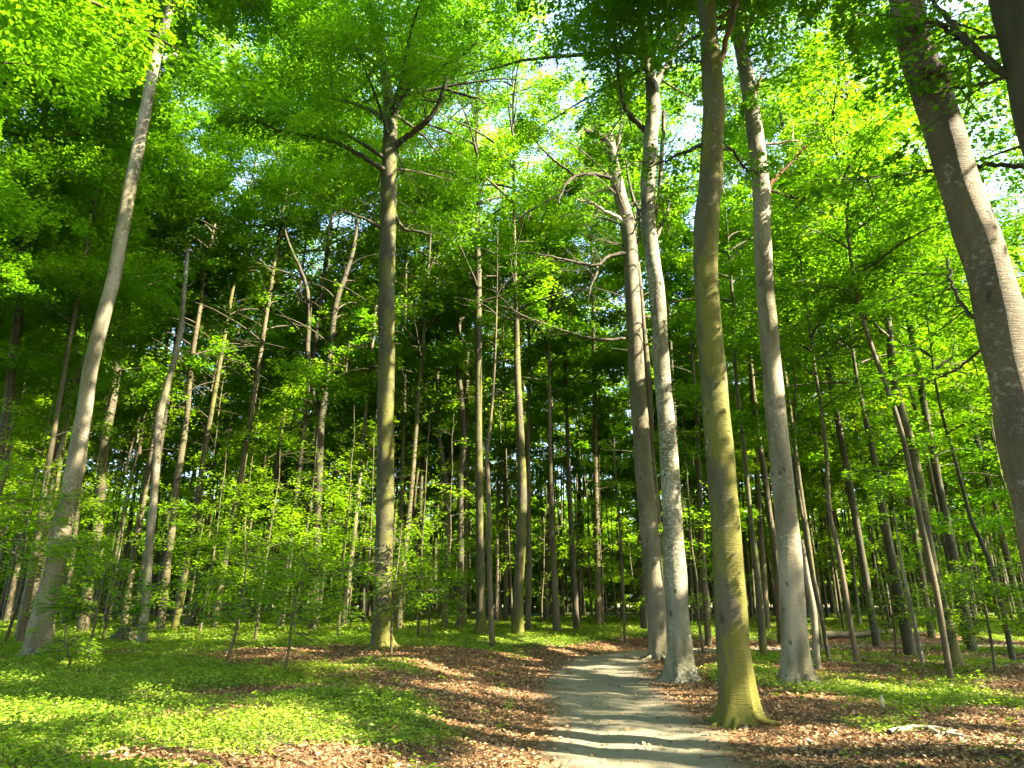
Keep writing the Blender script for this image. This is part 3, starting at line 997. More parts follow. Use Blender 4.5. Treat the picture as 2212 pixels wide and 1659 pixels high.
# big leaning trunk near the camera on the right
bN = np.array([4.7, 5.6, 0.0])
bN[2] = H1(bN[0], bN[1])
tN, bN, kN = beech('beech_tree', 'massive brown beech with speckled bark and a scar knot, leaning in beside the picture edge',
      [(2330, 1640, 120), (2290, 1350, 104), (2247, 1106, 98), (2213, 953, 96), (2190, 820, 94), (2161, 686, 92), (2128, 553, 86), (2091, 450, 78), (2057, 350, 76), (2035, 267, 75), (2006, 183, 71), (1976, 100, 66), (1958, 0, 63), (1950, -90, 60)],
      'brown', 17, dict(z0=11.5, z1=19, R=6.0, area=240, leaf=.11, nb=30, spray_k=14), flare=.5, sides=24, seed=18, bend=.0,
      base=gp(2330, 1640), gaps=[(2160, 610, .14), (2135, 540, .14), (2190, 740, .12), (2070, 330, .12)])
Y = bN[1]
branch_px(tN, bN, [(2035, 178, 38), (2022, 158, 40), (2005, 148, 34), (1998, 145, 18)], Y - .12, M['brown'], 'knot', seed=101, dy=-.18, sides=10, twigs=False)
branch_px(tN, bN, [(2140, 690, 13), (2110, 688, 10), (2088, 672, 9), (2068, 640, 8), (2055, 600, 6), (2045, 560, 5)], Y, M['dark'], 'branch', seed=103, dy=.6)
branch_px(tN, bN, [(2150, 752, 8), (2125, 755, 7), (2095, 775, 6), (2060, 800, 5), (2030, 815, 4)], Y, M['dark'], 'branch', seed=104, dy=1.0)

# dark trunk cut by the top right corner
tO, bO, kO = beech('beech_tree', 'deeply shaded thick trunk cutting the top corner beside the big brown beech',
      [(2560, 1700, 120), (2500, 1300, 118), (2420, 900, 116), (2330, 500, 114), (2262, 250, 112), (2225, 100, 110), (2205, 0, 108), (2190, -90, 104)],
      'dark', 16, dict(z0=11, z1=18, R=6.0, area=190, leaf=.10, nb=26, spray_k=14), flare=.5, sides=20, seed=19, bend=.0, base=gp(2560, 1700))
Y = bO[1]
branch_px(tO, bO, [(2215, 190, 26), (2180, 165, 20), (2130, 125, 18), (2080, 82, 17), (2050, 45, 12), (2020, 10, 9), (2000, -25, 7)], Y, M['dark'], 'branch', seed=105, dy=.8)
branch_px(tO, bO, [(2075, 82, 12), (2055, 72, 10), (2030, 52, 9), (2005, 48, 6), (1985, 40, 4)], Y + .5, M['dark'], 'branch', seed=106, dy=.3)
branch_px(tO, bO, [(2250, 360, 14), (2200, 358, 11), (2150, 355, 10), (2090, 360, 9), (2020, 368, 8), (1940, 378, 6), (1880, 384, 4), (1830, 387, 3)], Y + .6, M['dark'], 'branch', seed=107, dy=2.0)
branch_px(tO, bO, [(2190, 160, 9), (2150, 175, 7), (2100, 185, 6), (2050, 192, 4)], Y, M['dark'], 'branch', seed=108, dy=.8)

roots(tD, bD, .30, M['greenish'], 1, 6)
roots(tK, bK, .27, M['lichen'], 2, 6)
roots(tL, bL, .25, M['moss'], 3, 7)
roots(tM, bM, .26, M['silver'], 4, 6)
roots(tJ, bJ, .30, M['grey'], 5, 5)
roots(tA, bA, .24, M['silver'], 6, 5)
# thin trees on the right
for nm, lab, pix, mt, top, cr, sd, gaps, fl in [
    ('snapped_young_tree', 'thin pale pole with a broken top, close behind the light grey beech', [(1766, 1443, 15), (1758, 1330, 14), (1745, 1250, 12), (1735, 1190, 11), (1731, 1166, 9)], 'silver', None, None, 30, [(1755, 1330, .3), (1745, 1240, .25)], .15),
    ('young_beech', 'skinny dark sapling pole next to the snapped pale one', [(1791, 1427, 9), (1772, 1320, 8), (1752, 1220, 7), (1735, 1110, 7), (1722, 1000, 6), (1716, 850, 4)], 'dark', 12, dict(z0=5, z1=12, R=1.6, area=20, leaf=.12, nb=14, twigs=1), 31, [], .1),
    ('young_beech', 'thin straight tree with a sunlit stem, at the inner edge of the right-hand thicket', [(1852, 1440, 11), (1832, 1310, 11), (1811, 1173, 10), (1795, 1106, 9), (1778, 960, 8), (1763, 840, 6), (1752, 740, 4)], 'thin', 13, dict(z0=5.5, z1=13, R=1.8, area=26, leaf=.12, nb=16, twigs=2), 32, [(1818, 1220, .3)], .1),
    ('young_beech', 'long leaning pole crossing in front of a thicker mossy trunk, sun on its lower stem', [(2055, 1474, 13), (2032, 1340, 13), (2008, 1223, 12), (1981, 1106, 11), (1941, 936, 10), (1898, 786, 10), (1868, 670, 9), (1841, 553, 7), (1830, 470, 5)], 'thin', 15, dict(z0=7.5, z1=15, R=2.4, area=44, leaf=.11, nb=20, twigs=2), 33, [(2010, 1240, .25), (2025, 1310, .25), (1890, 760, .2)], .12),
    ('beech_tree', 'mossy dark beech with low side limbs, half hidden by the long leaning pole', [(2062, 1444, 35.7), (2048, 1360, 26.3), (2028, 1273, 23.8), (2000, 1120, 21.2), (1975, 986, 19.6), (1948, 890, 17.8), (1925, 800, 16.1), (1910, 690, 12.8), (1895, 580, 8.5)], 'greenish', 20, dict(z0=8, z1=20, R=4.0, area=150, leaf=.12, nb=30, twigs=2), 34, [(2050, 1330, .25)], .5),
    ('beech_tree', 'dim slender trunk at the back of the leaf-strewn clearing, right of the fallen log', [(1968, 1418, 24), (1942, 1290, 20), (1918, 1173, 17), (1892, 1040, 15), (1872, 930, 12), (1862, 860, 8)], 'dark', 18, dict(z0=8, z1=18, R=3.0, area=90, leaf=.15, nb=24, twigs=1), 35, [], .3),
    ('young_beech', 'short thin bright stem in front of the dim slender trunk in the leaf-strewn clearing', [(1994, 1437, 9), (1985, 1390, 9), (1975, 1340, 8), (1966, 1300, 7), (1950, 1220, 5), (1940, 1150, 3)], 'silver', 6.5, dict(z0=3.2, z1=6.5, R=1.3, area=9, leaf=.10, nb=10), 36, [(1986, 1395, .25)], .1),
    ('young_beech', 'dark thin pole, outermost on the right, in front of yellow-green undergrowth', [(2190, 1434, 12), (2165, 1320, 11), (2141, 1223, 10), (2117, 1160, 9), (2095, 1106, 8), (2060, 970, 7), (2030, 840, 5)], 'dark', 14, dict(z0=6, z1=14, R=2.2, area=40, leaf=.12, nb=18, twigs=1), 37, [], .12),
    ('beech_tree', 'brown trunk seen between the mossy beech and the light grey one, with a sun patch', [(1690, 1390, 19.2), (1682, 1290, 17.6), (1672, 1180, 15.2), (1661, 1103, 13.6), (1640, 930, 11.2), (1612, 720, 9.6), (1600, 600, 8.0), (1592, 500, 5.6)], 'thin', 22, dict(z0=11, z1=22, R=3.0, area=100, leaf=.16, nb=24, twigs=1), 38, [(1678, 1210, .3), (1615, 740, .25)], .3),
    ('beech_tree', 'narrow grey-green trunk tight against the mossy beech, behind its roots', [(1650, 1420, 18), (1640, 1300, 15), (1628, 1180, 12), (1616, 1080, 10), (1600, 900, 9), (1590, 760, 7), (1582, 640, 5)], 'greenish', 17, dict(z0=9, z1=17, R=2.2, area=50, leaf=.14, nb=20, twigs=1), 39, [], .2),
    ('beech_tree', 'dark trunk glimpsed in the slot between the two beeches at the path edge', [(1432, 1400, 22), (1428, 1250, 18), (1418, 1080, 15), (1408, 950, 13), (1398, 800, 12), (1386, 660, 10)], 'thin', 21, dict(z0=11, z1=21, R=2.6, area=80, leaf=.16, nb=20, twigs=1), 40, [], .3),
    ('beech_tree', 'slim leafy-sided stem between the pale lichened beech and the mossy one', [(1530, 1395, 15), (1524, 1270, 13), (1515, 1120, 11), (1508, 980, 10), (1500, 850, 8), (1494, 720, 6)], 'thin', 19, dict(z0=4, z1=19, R=2.2, area=80, leaf=.14, nb=30, twigs=1), 41, [], .2),
    ('beech_tree', 'dark blurred trunk behind the silver leaning beech, following its tilt', [(56, 1378, 25.2), (85, 1200, 21.0), (112, 1000, 18.9), (150, 780, 18.2), (190, 560, 16.8), (240, 340, 14.0), (275, 180, 9.8)], 'dark', 25, dict(z0=11, z1=25, R=3.6, area=170, leaf=.13, nb=30, twigs=1), 42, [(70, 1300, .35)], .3),
    ('beech_tree', 'dusky trunk at the picture edge, far side of the silver leaning beech', [(-66, 1388, 23.8), (-20, 1050, 19.6), (18, 830, 17.5), (45, 640, 16.8), (70, 440, 15.4), (92, 260, 12.6), (110, 120, 9.1)], 'dark', 24, dict(z0=10, z1=24, R=3.6, area=170, leaf=.13, nb=30, twigs=1), 43, [], .3),
    ('beech_tree', 'brown trunk leaning the same way as the snapped thin one, behind it', [(176, 1370, 23.0), (205, 1180, 19.4), (232, 960, 18.0), (262, 720, 15.8), (300, 480, 13.0), (330, 320, 8.6)], 'thin', 23, dict(z0=10, z1=23, R=3.4, area=150, leaf=.14, nb=28, twigs=1), 44, [(245, 870, .3), (215, 1150, .3)], .3),
    ('beech_tree', 'sunlit-sided trunk in the thick of the stand, just past the snapped thin tree', [(346, 1366, 17.5), (366, 1200, 15.4), (386, 1010, 14.0), (402, 880, 11.2), (425, 720, 9.8), (450, 560, 7.0)], 'thin', 21, dict(z0=9, z1=21, R=3.0, area=120, leaf=.15, nb=26, twigs=1), 45, [(368, 1170, .3), (390, 980, .3), (405, 850, .25)], .25),
]:
    beech(nm, lab, pix, mt, top, cr, flare=fl, sides=12, seed=sd, gaps=gaps, lmat='leaf')

# overhanging tree whose limb enters at the top left corner
tP, bP, kP = beech('beech_tree', 'shadowy beech whose thick limb crosses the top corner above the silver leaning one',
      [(-330, 1500, 70), (-280, 1200, 62), (-200, 800, 56), (-110, 400, 50), (-60, 200, 46), (-30, 60, 40), (-15, -60, 34)],
      'dark', 28, dict(z0=9.5, z1=27, R=6.5, area=560, leaf=.10, nb=54, spray_k=14), flare=.4, sides=16, seed=46, bend=0, base=gp(-330, 1412))
branch_px(tP, bP, [(-40, 90, 34), (10, 55, 30), (60, 28, 26), (110, 10, 22), (150, -15, 20)], bP[1], M['thin'], 'branch', seed=130, dy=-.6)
branch_px(tP, bP, [(-60, 330, 18), (-20, 250, 16), (10, 190, 14), (32, 135, 12), (52, 90, 10)], bP[1], M['dark'], 'branch', seed=131, dy=.5)
branch_px(tP, bP, [(-60, 380, 10), (0, 350, 8), (60, 325, 6), (120, 300, 5), (190, 282, 3)], bP[1], M['dark'], 'branch', seed=132, dy=1.0)

# ------------------------------------------------------------------ the rest of the stand, tree by tree
occupied = [np.array(o.location[:2]) for o in bpy.data.objects if o.type == 'EMPTY']
rs = np.random.default_rng(21)
ZONES = [
    (lambda px: px < 520, 'thin shaded trunk in the dense stand behind the silver leaning beech', 'trees of the stand behind the silver leaning beech'),
    (lambda px: 520 <= px < 830, 'slender trunk in the dark stand beyond the bank, behind the leafy saplings', 'trees of the stand behind the saplings'),
    (lambda px: 830 <= px < 1180, 'slim straight trunk crowded in the shade behind the stout dark beech and its slim neighbours', 'trees of the stand behind the stout dark beech'),
    (lambda px: 1180 <= px < 1500, 'dim narrow trunk deep in the wood straight ahead, where the path bends away', 'trees deep in the wood past the bend of the path'),
    (lambda px: 1500 <= px < 1760, 'dark slim trunk in the shaded wood showing between the mossy and light grey beeches', 'trees showing between the path-side beeches'),
    (lambda px: 1760 <= px, 'thin leaning pole in the green thicket beyond the fallen log', 'poles of the thicket beyond the fallen log'),
]
placed = 0
tries = 0
STAND = []
BIG = []
for px, y in [(470, 29), (560, 33), (300, 30), (650, 36), (900, 37), (1000, 33), (1180, 39), (1290, 34), (1650, 33), (1760, 29), (1880, 25), (2080, 23), (150, 32), (745, 31), (1400, 36), (2000, 31), (385, 28), (610, 30), (1480, 31), (820, 40)]:
    x = (px - 1106) / F * (y * CP)
    STAND.append((x, y, px))
    BIG.append(len(STAND) - 1)
    occupied.append(np.array([x, y]))
while placed < 232 and tries < 40000:
    tries += 1
    y = 19 + 37 * rs.uniform() ** 0.85
    hx = (y * CP) * 1.0
    x = rs.uniform(-0.84, 0.84) * y
    px = 1106 + F * x / (y * CP)
    d, s = path_dist(np.array([x]), np.array([y]))
    if d[0] < 2.2:
        continue
    p = np.array([x, y])
    # the herb-covered clearings stay open
    if -0.66 * y < x < -0.05 * y and y < 28.5:
        continue
    if px > 1500 and y < 24:
        continue
    if -0.10 * y < x < 0.2 * y and y < 30:
        continue
    md = 1.1 + 0.013 * y
    if any(np.hypot(*(p - q)) < md for q in occupied):
        continue
    occupied.append(p)
    STAND.append((x, y, px))
    placed += 1


def stand_tree(x, y, px, k):
    r = np.random.default_rng(1000 + k)
    base = np.array([x, y, H1(x, y)])
    big = r.uniform() < 0.20 or k in BIG
    rad = r.uniform(0.11, 0.17) if big else r.uniform(0.05, 0.11)
    top = (r.uniform(29, 34) if k in BIG else r.uniform(23, 30)) if big else r.uniform(11, 22)
    lean = r.normal(0, 0.022, 2)
    n = 10
    z = np.linspace(0, top, n)
    wob = np.cumsum(r.normal(0, 0.05, (n, 2)), 0) * (0.6 if big else 1.1)
    wob -= wob[0]
    P = np.column_stack([z * lean[0] + wob[:, 0], z * lean[1] + wob[:, 1], z])
    R = rad * (1 - 0.88 * (z / top) ** 1.1)
    C3 = catmull(np.column_stack([P, R]), 3)
    lab, grp = next((l, g_) for f, l, g_ in ZONES if f(px))
    t = thing('beech_tree' if big else 'young_beech', lab, 'tree', base, grp)
    mt = ['thin', 'dark', 'greenish', 'grey'][int(r.choice(4, p=[.4, .42, .12, .06]))]
    trunk_mesh(C3[:, :3], np.maximum(C3[:, 3], .008), 8, M[mt], t, flare=0.25, seed=k, rough=.06)
    leaf = 0.0040 * y + 0.02
    mb = MB()
    low = r.uniform() < 0.22
    if big:
        z0, Rr, ar = r.uniform(8, 13), r.uniform(4.4, 6.2), (r.uniform(300, 400) if k in BIG else r.uniform(170, 250))
    else:
        z0, Rr, ar = (r.uniform(2.0, 4.0) if low else r.uniform(4.5, 8.5)), r.uniform(2.2, 3.6), r.uniform(46, 88)
    tk = Trunk(base, C3[:, :3], C3[:, 3])
    crown(mb, r, tk.axis, z0, top, Rr, ar, leaf, base, twigs=1, nb=int((top - z0) * 2.2), spray_k=14, low_e=0.35, high_e=1.0, tw=.6)
    mb.build('crown', [M['leafy'] if r.uniform() < .62 else M['leaf'], M['twig']], t)  # most crowns get the lighter leaves, brightness painted in against the dark canopy


SMALL = [(440, 25, 8), (560, 22, 7), (640, 26, 10), (735, 24, 8), (790, 28, 9), (905, 25, 8), (965, 29, 9), (235, 23, 7), (130, 25, 8), (30, 20, 7), (1510, 24, 8), (1300, 33, 8), (1170, 34, 8), (520, 30, 10)]
for px, y, h_ in SMALL:
    GAPS.append((np.array([(px - 1106) / F * (y * CP), y, H1((px - 1106) / F * (y * CP), y) + h_ * .55]), 1.5))
# openings further off, where the sun falls into the stand
for _ in range(150):
    y = rs.uniform(24, 62)
    x = rs.uniform(-.8, .8) * y
    GAPS.append((np.array([x, y, rs.uniform(.5, 14)]), rs.uniform(.5, 1.2)))
for _ in range(60):
    y = rs.uniform(25, 50)
    x = rs.uniform(-.75, .1) * y
    GAPS.append((np.array([x, y, rs.uniform(6, 16)]), rs.uniform(.5, 1.1)))
for k, (x, y, px) in enumerate(STAND):
    stand_tree(x, y, px, k)
grow_late()

# young beeches with low sprays between the bank and the stand
for k, (px, y, h_) in enumerate(SMALL):
    r = np.random.default_rng(700 + k)
    x = (px - 1106) / F * (y * CP)
    base = np.array([x, y, H1(x, y)])
    t = thing('young_beech', 'small slender beech with layered pale sprays low on its stem, before the dark stand', 'tree', base, 'small slender beeches at the front of the stand')
    z = np.linspace(0, h_, 8)
    w = np.cumsum(r.normal(0, .07, (8, 2)), 0)
    w -= w[0]
    L = np.column_stack([w, z])
    trunk_mesh(L, .045 * (1 - .85 * z / h_) + .004, 7, M['thin'], t, flare=.1, seed=k)
    mb = MB()
    crown(mb, r, Trunk(base, L, z).axis, 1.0, h_, r.uniform(2.0, 2.9), r.uniform(13, 21), .045 + .003 * y, base, twigs=1, nb=int(h_ * 2.2), spray_k=9, low_e=.12, high_e=.6, flat=.22, tw=.4)
    mb.build('crown', [M['leafy'], M['twig']], t)

# ------------------------------------------------------------------ woodland around and beyond, as one mass
def woodland(name, spots, label, seed):
    """spots: x, y, top, z0, R, leaf area, leaf size, trunk radius"""
    r = np.random.default_rng(seed)
    mb = MB()
    for x, y, top, z0, Rr, area, lf, rad in spots:
        base = np.array([x, y, H1(x, y)])
        n = 6
        z = np.linspace(-0.2, top, n)
        wob = np.cumsum(r.normal(0, 0.12, (n, 2)), 0)
        wob -= wob[0]
        P = np.column_stack([x + wob[:, 0], y + wob[:, 1], base[2] + z])
        tube(mb, P, rad * (1 - 0.85 * np.clip(z, 0, None) / top), 8, 1)
        f = lambda q, P=P: (np.interp(q, P[:, 2], P[:, 0]), np.interp(q, P[:, 2], P[:, 1]))
        crown(mb, r, f, base[2] + z0, base[2] + top, Rr, area, lf, np.zeros(3), twigs=1, nb=int(np.clip((top - z0) * 1.6, 8, 26)), spray_k=8, low_e=.3, high_e=.95)
    o = mb.build(name, [M['leafy' if name[0] == 'd' else 'leaf'], M['thin']])  # distant wood takes the lighter leaves, part of its sunlit look is colour
    o['kind'] = 'stuff'
    o['label'] = label
    return o


r_ = np.random.default_rng(5)
pos, spots = [], []
for _ in range(9000):
    y = r_.uniform(57, 96)
    x = r_.uniform(-0.95, 0.95) * y
    if all((x - a) ** 2 + (y - b) ** 2 > 2.4 ** 2 for a, b in pos):
        pos.append((x, y))
        tp = r_.uniform(6, 11) + (y - 57) * .20
        spots.append((x, y, tp, .4, r_.uniform(2.2, 3.6), r_.uniform(90, 140), .0040 * y + .03, r_.uniform(.05, .1)))
    if len(spots) >= 600:
        break
for _ in range(900):
    y = r_.uniform(36, 56)
    x = r_.uniform(-0.84, 0.84) * y
    if all((x - a) ** 2 + (y - b) ** 2 > 1.1 for a, b in pos) and all(np.hypot(x - q[0], y - q[1]) > .9 for q in occupied) and path_dist(np.array([x]), np.array([y]))[0][0] > 2.5:
        pos.append((x, y))
        spots.append((x, y, r_.uniform(15, 24), r_.uniform(8, 12), r_.uniform(1.8, 3.0), r_.uniform(26, 46), .0040 * y + .03, r_.uniform(.06, .13)))
    if len(spots) >= 780:
        break
woodland('distant_woodland', spots, 'far green wood closing the view behind the trunks', 8)
pos, spots = [], []
for _ in range(9000):
    x, y = r_.uniform(-36, 52), r_.uniform(-30, 34)
    if abs(x) < 0.80 * y + 1.5 and y > 0:
        continue
    if path_dist(np.array([x]), np.array([y]))[0][0] < 2.6 or np.hypot(x, y) < 4.5 or any((x - q[0]) ** 2 + (y - q[1]) ** 2 < 4 for q in occupied):
        continue
    if all((x - a) ** 2 + (y - b) ** 2 > 4.6 ** 2 for a, b in pos):
        pos.append((x, y))
        lf = .12 if (y > 2 and abs(x) < 0.8 * y + 9) else .22
        spots.append((x, y, r_.uniform(18, 26), r_.uniform(7.5, 12), r_.uniform(3.8, 5.4), r_.uniform(75, 130), lf, r_.uniform(.12, .24)))
    if len(spots) >= 140:
        break
woodland('surrounding_woodland', spots, 'beech wood standing all round the viewpoint', 9)
print("LEAVES so far", NLEAF[0])


# ------------------------------------------------------------------ saplings
def sapling(label, foot, pix, spread, leaf, area, seed, lmat='leafy', nb=12, gaps=()):
    base = gp(*foot)
    for gx_, gy_, r in gaps:
        GAPS.append((at(gx_, gy_, base[1]), r))
    base, L, R = trace([(foot[0], foot[1], pix[0][2])] + pix, base=base, bend=0.05, seed=seed)
    t = thing('sapling', label, 'sapling', base)
    trunk_mesh(L, np.maximum(R, .006), 7, M['thin'], t, flare=0.1, seed=seed, name='stem')
    k = Trunk(base, L, R)
    mb = MB()
    zt = L[-1, 2]
    crown(mb, np.random.default_rng(seed), k.axis, zt * 0.30, zt * 1.0, spread, area, leaf, base, nb=nb, spray_k=9, low_e=.15, high_e=.5, flat=.22, tw=.33)
    mb.build('foliage', [M[lmat], M['twig']], t)


sapling('crooked sapling with a bent foot, growing from the bare brown patch', (490, 1427), [(508, 1372, 8), (514, 1330, 6), (520, 1290, 5), (530, 1240, 4), (535, 1170, 3)], 1.5, 0.095, 7.3, 301, gaps=[(530, 1220, .5), (560, 1260, .4)])
sapling('tall leafy sapling in front of the forked dark tree', (613, 1458), [(624, 1400, 6), (630, 1345, 5), (640, 1290, 4), (655, 1230, 3), (668, 1170, 2)], 1.5, 0.095, 10.5, 302, nb=16, gaps=[(650, 1230, .5), (620, 1320, .4), (690, 1260, .4)])
sapling('thin sapling rising against the stout dark beech, pale sprays to one side', (845, 1412), [(846, 1350, 6), (850, 1280, 4), (860, 1210, 3), (868, 1130, 2)], 1.6, 0.095, 9.7, 303, nb=14, gaps=[(890, 1240, .4), (850, 1180, .4)])
sapling('low broad sapling with bright sprays, hugging the silver leaning beech', (190, 1432), [(200, 1370, 6), (212, 1310, 5), (225, 1250, 4), (235, 1205, 3)], 1.3, 0.09, 6.5, 304, nb=14, gaps=[(210, 1250, .9), (250, 1280, .8), (190, 1300, .7)])
sapling('knee-high seedling with one sunlit tuft', (152, 1446), [(150, 1415, 7), (144, 1395, 5), (139, 1380, 4)], .45, 0.084, 1.1, 305, nb=8, gaps=[(140, 1388, .25)])
sapling('overhanging sapling at the left edge, layered sprays above the herbs', (-90, 1440), [(-60, 1300, 10), (-30, 1180, 8), (0, 1060, 6), (25, 960, 4)], 2.6, 0.101, 25.8, 306, nb=20, gaps=[(60, 1000, .7), (30, 1080, .6), (110, 1050, .5), (80, 1180, .5)])
sapling('yellow-green sapling standing alone in the clearing by the fallen log', (1936, 1418), [(1932, 1360, 5), (1925, 1300, 4), (1918, 1240, 3)], .9, 0.095, 5.1, 307, nb=14, gaps=[(1925, 1320, .4)])
sapling('feathery sapling behind the pale lichened beech, sprays over its trunk', (1350, 1388), [(1345, 1250, 6), (1338, 1130, 5), (1330, 1020, 4), (1325, 950, 3)], 2.2, 0.112, 17.7, 308, nb=16, gaps=[(1330, 1030, .6)])
sapling('small leafy sapling among the trunks near the slim flared beech', (925, 1385), [(928, 1330, 5), (932, 1270, 4), (935, 1220, 3)], 1.3, 0.101, 8.1, 309, nb=12, gaps=[(930, 1260, .5)])
sapling('shrubby sapling at the far right, glowing against the thicket', (2150, 1450), [(2140, 1380, 6), (2125, 1300, 5), (2110, 1220, 4)], 1.6, 0.095, 11.3, 310, nb=16, gaps=[(2130, 1280, .6), (2100, 1220, .5)])


# ------------------------------------------------------------------ stumps, log, sticks
def stump(label, foot, w, h, seed):
    base = gp(*foot)
    dc = base[1] * CP
    Rr = 0.5 * w * dc / F
    Hh = h * dc / F
    t = thing('tree_stump', label, 'stump', base)
    r = np.random.default_rng(seed)
    n, S = 9, 22
    th = np.linspace(0, 2 * PI, S, endpoint=False)
    z = np.linspace(-0.1, 1, n) * Hh
    rr = Rr * (1.0 - 0.45 * np.clip(z / Hh, 0, 1) ** 0.7)[:, None] * (1 + 0.16 * np.sin(5 * th + seed)[None, :] + r.normal(0, .05, (n, S)))
    zz = z[:, None] + np.zeros((n, S))
    zz[-1] += Hh * r.uniform(-.25, .25, S)
    v = np.stack([rr * np.cos(th), rr * np.sin(th) * .8, zz], -1).reshape(-1, 3)
    i, j = np.meshgrid(np.arange(n - 1), np.arange(S), indexing='ij')
    a, b = i * S + j, i * S + (j + 1) % S
    mb = MB()
    mb.quads(v, np.stack([a, b, b + S, a + S], -1).reshape(-1, 4), 0)
    k = np.arange(S)
    mb.quads(np.vstack([v[-S:], [[0, 0, Hh * .7]]]), np.stack([k, (k + 1) % S, np.full(S, S)], 1), 0, smooth=False)
    mb.build('rotten_core', [M['twig']], t)
    for q in range(4):
        az = q * 1.6 + r.uniform(0, .6)
        mb = MB()
        d = np.array([math.cos(az), math.sin(az) * .8, 0])
        P = np.array([d * Rr * .5 + [0, 0, Hh * .35], d * Rr * 1.0 + [0, 0, Hh * .16], d * Rr * 1.5 + [0, 0, .02], d * Rr * 2.0 + [0, 0, -.06]])
        tube(mb, P, np.array([.26, .2, .14, .07]) * Rr, 7, 0, rough=.1, seed=q)
        mb.build('root', [M['twig']], t)


stump('dark rotten stump tucked against the foot of the snapped pale trunk', (268, 1384), 52, 26, 1)
stump('dark ragged stump with broken bark alone in the herbs, further from the snapped trunk', (410, 1358), 40, 24, 2)

# fallen log beyond the clearing on the right
p0, p1 = gp(1762, 1383), gp(1935, 1372)
t = thing('fallen_log', 'long dull grey log lying across the back of the leaf-strewn clearing', 'log', (p0 + p1) / 2)
c = (p0 + p1) / 2
mb = MB()
u = np.linspace(0, 1, 16)[:, None]
P = p0 + (p1 - p0) * u - c + np.array([0, 0, .16])
P[:, 2] += .03 * np.sin(u[:, 0] * 9)
tube(mb, P, .15 - .05 * u[:, 0], 12, 0, rough=.06, seed=4)
mb.build('stem', [M['thin']], t)
mb = MB()
q = P[11]
tube(mb, np.array([q, q + [.5, -.1, .25], q + [1.1, -.1, .75]]), [.06, .045, .02], 6, 0)
mb.build('branch_stub', [M['thin']], t)


def stick(name, label, cat, pix, rad, mat, lift=.03, seed=0, group=None):
    P = np.array([gp(*q) for q in pix])
    c = P.mean(0)
    D = catmull(P - c + np.array([0, 0, lift]), 5)
    r = np.random.default_rng(seed)
    D += r.normal(0, .008, D.shape)
    mb = MB()
    tube(mb, D, np.linspace(rad, rad * .45, len(D)), 7, 0, rough=.1, seed=seed)
    for _ in range(3 if rad > .028 else 0):
        i = int(r.integers(2, len(D) - 2))
        d = np.array([r.normal(), r.normal(), abs(r.normal()) * .3])
        d /= np.linalg.norm(d)
        tube(mb, np.array([D[i], D[i] + d * .18, D[i] + d * .4 + [0, 0, -.02]]), [rad * .5, rad * .35, rad * .15], 5, 0)
    o = mb.build(name, [M[mat]], None, c)
    return tag(o, label, cat, group)


stick('fallen_branch', 'bleached fallen branch lying in the sun on brown leaves, right of the mossy beech', 'branch', [(1922, 1588), (1962, 1578), (2000, 1577), (2035, 1590), (2066, 1583)], .034, 'deadpale', seed=1)
stick('fallen_branch', 'long thin grey stick lying between the mossy beech and the bleached branch', 'branch', [(1762, 1560), (1820, 1563), (1850, 1572), (1885, 1580)], .016, 'thin', seed=2)
stick('fallen_branch', 'short pale stick pointing at the sun patch, below the long grey one', 'branch', [(1742, 1602), (1752, 1608), (1762, 1614)], .013, 'deadpale', seed=3)
stick('fallen_branch', 'dark twiggy branch on the ground between poles of the green thicket', 'branch', [(2090, 1452), (2130, 1445), (2170, 1440), (2205, 1432)], .03, 'dark', seed=4)
stick('fallen_branch', 'dark stick half sunk in the brown patch behind the crooked sapling', 'branch', [(560, 1402), (600, 1408), (650, 1404)], .03, 'dark', seed=5)
b = gp(1907, 1532)
t = tag(MB.build((lambda m_: (tube(m_, np.array([[0, 0, -.08], [.005, 0, .06], [.0, .01, .15], [.02, .0, .20]]), [.028, .026, .024, .012], 8, 0, rough=.1, seed=3), m_)[1])(MB()), 'broken_stake', [M['deadpale']], None, b),
        'short broken stake poking up out of the green strip beside the clearing', 'stake')

# ------------------------------------------------------------------ leaf litter and the herb layer
r_ = np.random.default_rng(11)


def scatter(n, ymin, ymax, xk, dens):
    y = ymin + (ymax - ymin) * r_.uniform(0, 1, n) ** 1.5
    x = r_.uniform(-1, 1, n) * (xk * y + 1.5)
    return x, y


m, nt, out = newmat("dead_leaves")
g = G(nt)
a = g.n("ShaderNodeAttribute")
a.attribute_name = "tone"
col = g.mix(g.ramp(a.outputs["Fac"], 0.0, 0.75), (0.115, 0.063, 0.030), (0.255, 0.148, 0.074))
col = g.mix(g.ramp(a.outputs["Fac"], 0.75, 1.0), col, (0.37, 0.25, 0.145))
bs = g.n("ShaderNodeBsdfPrincipled")
nt.links.new(col, bs.inputs["Base Color"])
bs.inputs["Roughness"].default_value = 0.6
bs.inputs["Specular IOR Level"].default_value = 0.3
nt.links.new(bs.outputs[0], out.inputs[0])
M['litter'] = m

